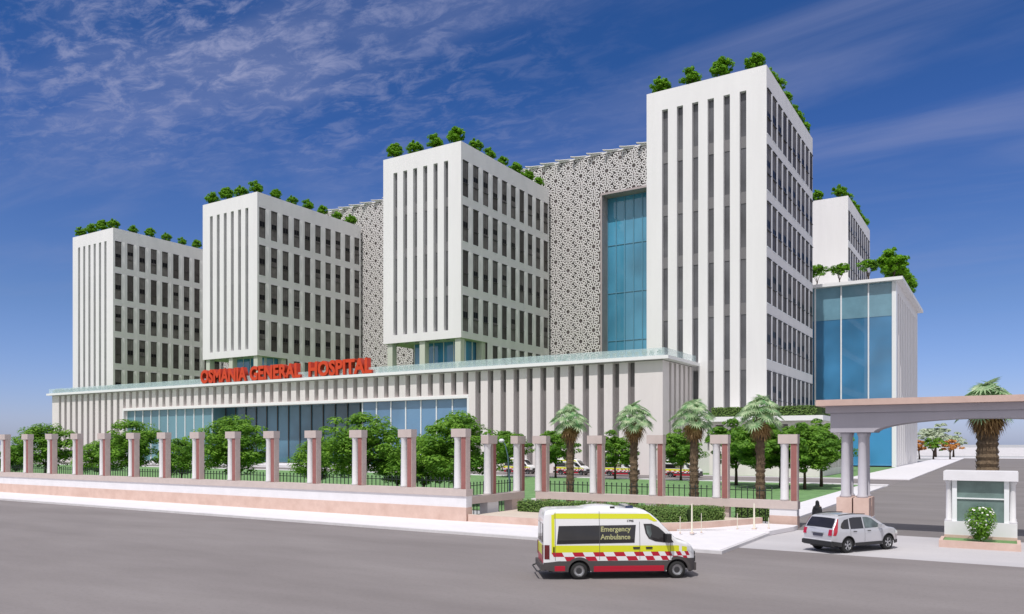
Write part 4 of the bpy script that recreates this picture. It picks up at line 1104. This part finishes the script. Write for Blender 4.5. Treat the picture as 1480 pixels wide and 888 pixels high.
place(amb, gp(836.5, 837.5), gp(978, 835.5), ash, 1.0)
for k, (px, lb) in enumerate(((730, 'parked ambulance behind the street lamp, leftmost in the far row'), (804, 'parked ambulance behind the first palm in the far row'),
                              (873, 'parked ambulance behind the second palm in the far row'), (960, 'parked ambulance behind the third palm in the far row'))):
    dup(amb, (at(px, 118.4), 118.4, .012), 0, lb, 'ambulances parked in front of the podium')

def suv():
    r = thing('suv', 'silver white estate-shaped off-road car seen from its rear right side on the apron', 'car')
    k = 1.08
    sc = lambda t: [(a * k, b * k) for a, b in t]
    sh = Shell(4.55 * k, sc([(0, .90), (.03, 1.00), (.08, 1.08), (.40, 1.55), (.52, 1.62), (.9, 1.665), (1.6, 1.68), (2.2, 1.655), (2.6, 1.57), (3.40, 1.13), (3.52, 1.08), (4.0, 1.00), (4.3, .88), (4.47, .72), (4.55, .55)]),
               sc([(0, .74), (.08, .83), (.25, .89), (.7, .91), (3.5, .91), (4.0, .87), (4.3, .76), (4.47, .60), (4.55, .48)]),
               sc([(0, .42), (.4, .30), (4.2, .28), (4.55, .32)]), (.92 * k, 3.54 * k), .345 * k, .40 * k,
               [(0, .95), (.35 * k, .985), (.7 * k, 1.0), (.98 * k, .985), (1.04 * k, .955), (1.62 * k, .78), (1.8 * k, .76)], sc([(0, .07), (.4, .09), (2.6, .09), (3.3, .07), (3.6, .10), (4.55, .1)]), .03)
    sh.body('body', silver, r)
    def P(t): return [(a * k, b * k) for a, b in t]
    for sg in (-1, 1):
        for nm, poly, m in (('quarter_window', [(.50, 1.16), (.58, 1.08), (1.0, 1.06), (1.06, 1.50), (.80, 1.46), (.60, 1.32)], autog),
                            ('rear_door_window', [(1.10, 1.055), (1.92, 1.05), (1.92, 1.545), (1.40, 1.55), (1.12, 1.52)], autog),
                            ('front_door_window', [(2.00, 1.05), (3.10, 1.07), (3.05, 1.14), (2.55, 1.46), (2.30, 1.53), (2.00, 1.545)], autog2)):
            mb = MB(); sh.side(mb, P(poly), sg, .008); g = mb.build(nm, m, r)
        for pl_ in ([(.0, .42), (.4, .30), (.55, .30), (.55, .47), (.4, .50), (.0, .56)], [(1.29, .29), (3.17, .29), (3.17, .44), (1.29, .44)], [(3.91, .28), (4.5, .28), (4.5, .42), (3.91, .44)]):
            mb = MB(); sh.side(mb, P(pl_), sg, .016, 0, 30); mb.build('sill_cladding', blk, r)
        for xc in (.92, 3.54):   # arch lips
            mb = MB(); pts = [(xc * k + .41 * k * math.cos(a), 0, .345 * k + .41 * k * math.sin(a)) for a in [PI * i / 16 for i in range(17)]]
            mb.tube([(p[0], sg * (sh.half(p[0], p[2]) + .0), p[2]) for p in pts], .022, 5)
            mb.build('arch_trim', blk, r)
        mb = MB()
        for xa in (1.06, 1.96, 3.08): sh.side(mb, P([(xa, .46), (xa + .012, .46), (xa + .012, 1.05), (xa, 1.05)]), sg, .009, 0, 1, 10)
        mb.build('panel_gap', seam, r)
        for xa in (1.22, 2.12):
            mb = MB(); sh.side(mb, P([(xa, .96), (xa + .22, .96), (xa + .22, .92), (xa, .92)]), sg, .03); mb.build('door_handle', blk, r)
        mb = MB(); sh.side(mb, P([(.06, .80), (.18, .80), (.34, 1.16), (.46, 1.52), (.38, 1.50), (.12, 1.10)]), sg, .014)
        mb.prismy(P([(-.03, .80), (.05, .80), (.10, 1.06), (.04, 1.06)]), min(sg * .66, sg * .84), max(sg * .66, sg * .84)); mb.build('tail_light', tail, r)
        mb = MB(); mb.box(2.86 * k, 3.02 * k, min(sg * .93, sg * 1.17), max(sg * .93, sg * 1.17), 1.04 * k, 1.20 * k); mb.build('mirror', silver, r)
        mb = MB(); mb.tube([(.62 * k, sg * .66, 1.66 * k), (1.4 * k, sg * .67, 1.70 * k), (2.3 * k, sg * .66, 1.66 * k)], .02, 6); mb.build('roof_rail', blk, r)
        mb = MB(); sh.side(mb, P([(4.0, .72), (4.42, .62), (4.40, .76), (4.05, .90)]), sg, .012); mb.build('headlight', lampw, r)
    mb = MB(); sh.top(mb, .11 * k, .39 * k, .98, .014); mb.build('rear_window', autog, r)
    mb = MB(); sh.top(mb, 2.66 * k, 3.38 * k, .96, .012); mb.build('windscreen', autog, r)
    mb = MB(); mb.prismy(P([(-.07, .52), (-.07, .36), (.10, .30), (.35, .32), (.35, .52), (.05, .56)]), -.88, .88); mb.build('rear_bumper', blk, r)
    mb = MB(); mb.prismy(P([(-.055, .56), (-.02, .525), (.10, .58), (.08, .66)]), -.84, .84); mb.build('bumper_top', silver, r)
    pz = MB(); pz.box(-.035, .01, -.32, .24, .80, .93); pz.build('number_plate', mat('plate', (.06, .06, .09), .5), r)
    mb = MB(); mb.box(-.045, .01, -.40, .32, .955, .985); mb.build('hatch_handle', alloy, r)
    mb = MB(); mb.tube([(.0, .1, 1.16 * k), (.02, .5, 1.2 * k)], .01, 4); mb.build('wiper', blk, r)
    mb = MB(); mb.box(4.50 * k, 4.58 * k, -.45, .45, .40 * k, .62 * k); mb.build('grille', blk, r)
    wheels(r, sh, .91 * k, wheel_meshes(.345 * k, .24, 'alloy'), .24)
    return r, sh
car, csh = suv()
place(car, gp(1223.5, 799.5), gp(1285, 794), csh, .98)

# ------------------------------------------------------------------ person
def person():
    r = thing('person', 'person in a long black robe and head covering standing behind the silver car', 'person', (at(1181.5, 50.6), 50.6, 0), R(-110))
    J = [(0, 0, .95), (0, 0, 1.15), (0, 0, 1.38), (.02, 0, 1.47), (.03, 0, 1.58), (.04, 0, 1.68), (0, .17, 1.38), (.04, .22, 1.12), (.14, .17, .90), (0, -.17, 1.38), (.04, -.22, 1.12), (.14, -.17, .90),
         (0, .09, .90), (.03, .10, .50), (-.02, .10, .09), (.12, .10, .04), (0, -.09, .90), (-.03, -.10, .50), (-.08, -.10, .09), (.06, -.10, .04)]
    E = [(0, 1), (1, 2), (2, 3), (3, 4), (4, 5), (2, 6), (6, 7), (7, 8), (2, 9), (9, 10), (10, 11), (0, 12), (12, 13), (13, 14), (14, 15), (0, 16), (16, 17), (17, 18), (18, 19)]
    rad = [.14, .13, .14, .06, .095, .08, .065, .048, .032, .065, .048, .032, .09, .06, .04, .035, .09, .06, .04, .035]
    me = bpy.data.meshes.new('body'); me.from_pydata(J, E, []); o = link('body', me, r)
    md = o.modifiers.new('skin', 'SKIN'); me.skin_vertices[0].data[0].use_root = True
    for i, q in enumerate(rad): me.skin_vertices[0].data[i].radius = (q, q)
    o.modifiers.new('sub', 'SUBSURF').levels = 2; o.modifiers['sub'].render_levels = 2
    me.materials.append(skin)
    def loft(name, rings, m):
        mb = MB(); rows = []
        for (cx, cy, z, a, b) in rings:
            rows.append([(cx + a * math.cos(t) * (1 + .05 * math.sin(7 * t)), cy + b * math.sin(t) * (1 + .05 * math.sin(5 * t)), z) for t in [2 * PI * i / 28 for i in range(29)]])
        mb.grid(rows); mb.build(name, m, r, True)
    loft('robe', [(.02, 0, .03, .30, .36), (.02, 0, .4, .24, .30), (.01, 0, .8, .20, .27), (.0, 0, 1.1, .17, .27), (0, 0, 1.3, .16, .26), (0, 0, 1.42, .11, .17), (.02, 0, 1.47, .07, .08)], abaya)
    loft('headscarf', [(0, 0, 1.28, .20, .24), (0, 0, 1.42, .15, .17), (.0, 0, 1.52, .125, .115), (.01, 0, 1.62, .13, .11), (.02, 0, 1.70, .11, .095), (.03, 0, 1.765, .05, .04), (.03, 0, 1.775, .005, .005)], abaya)
    for sg in (-1, 1):
        mb = MB(); mb.tube([(0, sg * .17, 1.38), (.04, sg * .24, 1.12), (.15, sg * .17, .90)], [.09, .085, .08], 10); mb.build('sleeve', abaya, r, True)
        for k in range(5):
            mb = MB(); a = (k - 2) * .012
            mb.tube([(.15, sg * .17 + a, .90), (.19, sg * .165 + a * 1.4, .865), (.20, sg * .16 + a * 1.4, .83 + .006 * abs(k - 2))], [.011, .010, .008], 6); mb.build('finger', skin, r, True)
    return r
person()

# ------------------------------------------------------------------ camera, sky, sun
cam = bpy.data.cameras.new('camera'); co = bpy.data.objects.new('camera', cam); COL.objects.link(co)
cam.sensor_width = 36; cam.lens = 36 * F / 1480; cam.shift_y = (642 - 444) / 1480; cam.clip_end = 12000; cam.clip_start = .1
co.location = (0, 0, H0); co.rotation_euler = (PI / 2, 0, R(31.9)); SC.camera = co
Ls = Vector((.03, -.50, .87)).normalized()
sun = bpy.data.lights.new('sun', 'SUN'); so_ = bpy.data.objects.new('sun', sun); COL.objects.link(so_)
sun.energy = 3.3; sun.angle = R(.6); sun.color = (1, .965, .92)
so_.rotation_euler = Ls.to_track_quat('Z', 'Y').to_euler(); so_.location = (0, 0, 200)
wd = bpy.data.worlds.new('World'); SC.world = wd; wd.use_nodes = True
nt = wd.node_tree; N = nt.nodes; L = nt.links; bg = N['Background']
sky = N.new('ShaderNodeTexSky'); sky.sky_type = 'NISHITA'; sky.sun_disc = False
sky.sun_elevation = math.asin(Ls.z); sky.sun_rotation = math.atan2(Ls.x, Ls.y)
sky.air_density = 1.0; sky.dust_density = 0.6; sky.ozone_density = 3.0; sky.altitude = 400
bg.inputs['Strength'].default_value = 0.15
tc = N.new('ShaderNodeTexCoord'); sp = N.new('ShaderNodeSeparateXYZ'); L.new(tc.outputs['Generated'], sp.inputs[0])
def M(op, a, b=None, clamp=False):
    n = N.new('ShaderNodeMath'); n.operation = op; n.use_clamp = clamp
    for i, v in enumerate((a, b)):
        if v is None: continue
        if isinstance(v, (int, float)): n.inputs[i].default_value = v
        else: L.new(v, n.inputs[i])
    return n.outputs[0]
zc = M('MAXIMUM', M('ADD', sp.outputs['Z'], .06), .03)
cx, cy = M('DIVIDE', sp.outputs['X'], zc), M('DIVIDE', sp.outputs['Y'], zc)
cb = N.new('ShaderNodeCombineXYZ'); L.new(cx, cb.inputs[0]); L.new(cy, cb.inputs[1])
def noise(scale, det, rough, stretch, rot, dist=0.0):
    mp = N.new('ShaderNodeMapping'); mp.inputs['Scale'].default_value = stretch; mp.inputs['Rotation'].default_value = (0, 0, rot)
    L.new(cb.outputs[0], mp.inputs['Vector']); n = N.new('ShaderNodeTexNoise'); n.inputs['Scale'].default_value = scale
    n.inputs['Detail'].default_value = det; n.inputs['Roughness'].default_value = rough; n.inputs['Distortion'].default_value = dist
    L.new(mp.outputs[0], n.inputs['Vector']); return n.outputs['Fac']
def mrange(v, a, b, c=0, d=1):
    n = N.new('ShaderNodeMapRange'); n.inputs[1].default_value = a; n.inputs[2].default_value = b; n.inputs[3].default_value = c; n.inputs[4].default_value = d
    n.interpolation_type = 'SMOOTHSTEP'; L.new(v, n.inputs[0]); return n.outputs[0]
ripple = mrange(noise(9.5, 9, .68, (1.0, 1.7, 1), R(-25), .45), .43, .68)
bank = mrange(noise(.8, 5, .6, (1, 1.4, 1), R(28)), .38, .60)
azl = M('DIVIDE', M('ADD', M('MULTIPLY', sp.outputs['X'], -CT), M('MULTIPLY', sp.outputs['Y'], -ST)), M('ADD', M('MULTIPLY', sp.outputs['X'], -ST), M('MULTIPLY', sp.outputs['Y'], CT)))
left = mrange(azl, -.35, .45, .0, 1)
hi = mrange(sp.outputs['Z'], .24, .42)
alto = M('MULTIPLY', M('MULTIPLY', ripple, mrange(bank, 0, 1, .45, 1)), M('MULTIPLY', left, hi))
wisp = M('MULTIPLY', mrange(noise(1.1, 8, .55, (.5, 1.7, 1), R(62), .8), .42, .75), mrange(sp.outputs['Z'], .10, .30))
fac = M('ADD', M('MULTIPLY', alto, .60), M('MULTIPLY', wisp, .36), True)
rp = N.new('ShaderNodeValToRGB'); e_ = rp.color_ramp.elements
for k, (p, c) in enumerate(((0.0, (.46, .52, .86)), (.03, (.50, .53, .83)), (.16, (.385, .46, .67)), (.35, (.22, .37, .66)), (.43, (.16, .34, .62)))):
    q = e_[k] if k < 2 else e_.new(p)
    q.position = p; q.color = (*c, 1)
L.new(sp.outputs['Z'], rp.inputs[0])
tint = N.new('ShaderNodeMixRGB'); tint.blend_type = 'MULTIPLY'; tint.inputs[0].default_value = 1
L.new(sky.outputs[0], tint.inputs[1]); L.new(rp.outputs[0], tint.inputs[2])
mx = N.new('ShaderNodeMixRGB'); mx.inputs[2].default_value = (2.15, 2.35, 3.7, 1); L.new(fac, mx.inputs[0]); L.new(tint.outputs[0], mx.inputs[1])
# unseen white cloud added overhead and behind the viewer as neutral fill light
fwd = M('ADD', M('MULTIPLY', sp.outputs['X'], -ST), M('MULTIPLY', sp.outputs['Y'], CT))
bb = M('MAXIMUM', mrange(fwd, .12, -.35), mrange(sp.outputs['Z'], .62, .85))
bb = M('MULTIPLY', bb, mrange(noise(.9, 6, .6, (1, 1.3, 1), .3), .30, .60, .55, 1.0))
mx2 = N.new('ShaderNodeMixRGB'); mx2.inputs[2].default_value = (4.9, 4.8, 4.9, 1); L.new(bb, mx2.inputs[0]); L.new(mx.outputs[0], mx2.inputs[1])
mx = mx2
L.new(mx.outputs[0], bg.inputs['Color'])
SC.view_settings.view_transform = 'Standard'; SC.view_settings.look = 'None'; SC.view_settings.gamma = 1
SC.view_settings.exposure = 0.0
SC.render.engine = 'CYCLES'
SC.cycles.max_bounces = 6; SC.cycles.transparent_max_bounces = 12
